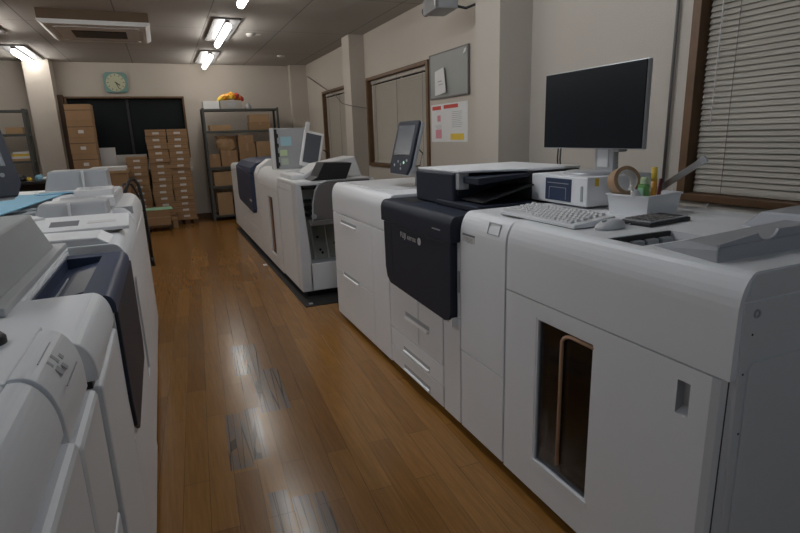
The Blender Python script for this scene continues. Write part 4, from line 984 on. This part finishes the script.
for h, s__ in ((0, .8), (.06, 1), (.14, 1.05), (.20, .9), (.25, 1.15), (.22, .7)):
    rings.append([g.bm.verts.new((1.06+.17*s__*math.cos(a*PI/8)*(1+rr.uniform(-.1, .1)), 10.14+.12*s__*math.sin(a*PI/8)*(1+rr.uniform(-.1, .1)), 1.222+h+rr.uniform(-.012, .012)*(h > 0))) for a in range(16)])
for k in range(5):
    for a in range(16): g.bm.faces.new((rings[k][a], rings[k][(a+1) % 16], rings[k+1][(a+1) % 16], rings[k+1][a]))
g.bm.faces.new(rings[0][::-1]); g.bm.faces.new(rings[-1]); g.done('bag', CARD2, t)
cbox('brown carton in the middle of the third shelf, upper one', 1.26, 1.52, 10.0, 10.3, 1.34, 1.48, CARD)
cbox('brown carton in the middle of the third shelf, lower one', 1.26, 1.54, 10.0, 10.3, .95, 1.34, CARD)
cbox('tan carton at the right part of the third shelf', 1.56, 1.84, 10.0, 10.3, .95, 1.36, CARD2)
cbox('wide brown carton on the fourth shelf', .78, 1.22, 10.0, 10.3, .62, .86, CARD2)
cbox('dark brown carton at the right of the fourth shelf', 1.26, 1.60, 10.0, 10.3, .62, .84, CARD)
cbox('tall brown carton at the left of the bottom shelf', .80, 1.06, 10.0, 10.3, .10, .50, CARD2)
cbox('brown carton on the bottom shelf right of the tall one', 1.08, 1.40, 10.0, 10.3, .10, .34, CARD)
# left rack content
cbox('brown and white box on the second shelf of the left rack', -2.12, -1.90, 9.97, 10.17, 1.595, 1.69, CARD2, lid=False)
for k, (m_, nm_) in enumerate(((CARD2, 'lowest, tan'), (PAPER, 'second, white'), (YELLOW, 'third, yellow edged'), (PAPER, 'topmost, white'))):
    tag(B(-2.12+.01*k, -1.88+.004*k, 9.97, 10.17, 1.19+.035*k, 1.223+.035*k).done('paper_bundle', m_, loc=(-2.0, 10.05, 1.19+.035*k), bevel=.002), 'paper bundle on the third shelf of the left rack, %s' % nm_, 'paper', 'paper bundles on the left rack')
cbox('dark carton at the left of the third shelf of the left rack', -2.5, -2.2, 9.97, 10.17, 1.19, 1.4, WOODD)
# desk with clutter in front of the left pillar
t = thing('side_desk', 'dark desk cluttered with small items in front of the left pillar', 'desk', (-1.75, 8.9, 0))
B(-2.3, -1.22, 8.7, 9.3, .90, .94).done('desk_top', BLACK, t, bevel=.004)
for xx in (-2.26, -1.26):
    for yy in (8.74, 9.26): B(xx-.02, xx+.02, yy-.02, yy+.02, 0, .90).done('leg', STEEL, t)
B(-2.24, -1.28, 9.2, 9.22, .4, .90).done('modesty_panel', BLACK, t)
cl = [('white_cloth', 'white crumpled cloth on the dark desk', -1.48, PAPER, .10, .05), ('blue_cloth', 'light blue folded cloth on the dark desk', -1.60, BLUE, .06, .08), ('plastic_tub', 'pale green tub at the right end of the dark desk', -1.30, mat('pale_green_tub', (.45, .52, .42), .5), .055, .13),
      ('yellow_box', 'small yellow box on the dark desk', -1.72, YELLOW, .035, .05), ('black_pouch', 'black lumpy pouch on the dark desk', -1.82, BLACK, .08, .09), ('grey_tin', 'grey tin on the dark desk left of the pouch', -1.97, GREYP, .05, .08)]
for nm, lb, xx, m_, r_, h_ in cl:
    tag(MB().lathe((xx, 8.85, .94), [(r_*.8, 0), (r_, h_*.3), (r_*.9, h_*.7), (r_*.5, h_), (0, h_)], 'z', 12 if 'tin' in nm or 'tub' in nm else 7).done(nm, m_, loc=(xx, 8.85, .94)), lb, nm.split('_')[1])

# ------------------------------------------------------------------ light, world, camera
w = bpy.data.worlds.new('night'); S.world = w; w.use_nodes = True
w.node_tree.nodes['Background'].inputs[0].default_value = (.004, .005, .007, 1); w.node_tree.nodes['Background'].inputs[1].default_value = 1
# unseen lamps of both rows; the cool pair behind the viewer is added fill
for x, y, l in ((-1.65, 4.96, 'ceiling lamp of the left row above the left machines'), (.85, 2.61, 'ceiling lamp above the navy printer on the right'), (-1.65, 2.61, 'ceiling lamp above the near left printer'),
                (.85, -2.09, 'added cool fill lamp behind the viewer'), (-1.65, -2.09, 'added cool fill lamp behind and left of the viewer')):
    r_ = dup(LP, (x, y, ZC), l)
    if y < 4:
        for c_ in r_.children:      # cooler tubes in these lamps
            if c_.name.startswith('tube'): c_.data = c_.data.copy(); c_.data.materials[0] = COOL if y < 0 else NEARL

cam = bpy.data.cameras.new('camera'); co = bpy.data.objects.new('camera', cam); COL.objects.link(co)
yaw, pitch, roll = 0.40431218, 0.24206646, -0.03214994
cy, sy, cp, sp = math.cos(yaw), math.sin(yaw), math.cos(pitch), math.sin(pitch)
F = Vector((sy*cp, cy*cp, -sp)); R0 = Vector((cy, -sy, 0)); U0 = R0.cross(F)
Rt = math.cos(roll)*R0+math.sin(roll)*U0; Up = -math.sin(roll)*R0+math.cos(roll)*U0
M = Matrix(((Rt.x, Up.x, -F.x, 0), (Rt.y, Up.y, -F.y, 0), (Rt.z, Up.z, -F.z, 1.40), (0, 0, 0, 1)))
co.matrix_world = M; cam.lens = 24; cam.sensor_width = 36; cam.clip_start = .02; cam.clip_end = 60
S.camera = co
vs = S.view_settings; vs.view_transform = 'Standard'; vs.look = 'None'; vs.exposure = 0.0; vs.gamma = 1; vs.use_curve_mapping = False
for o in bpy.data.objects:
    if '_o' in o: del o['_o']
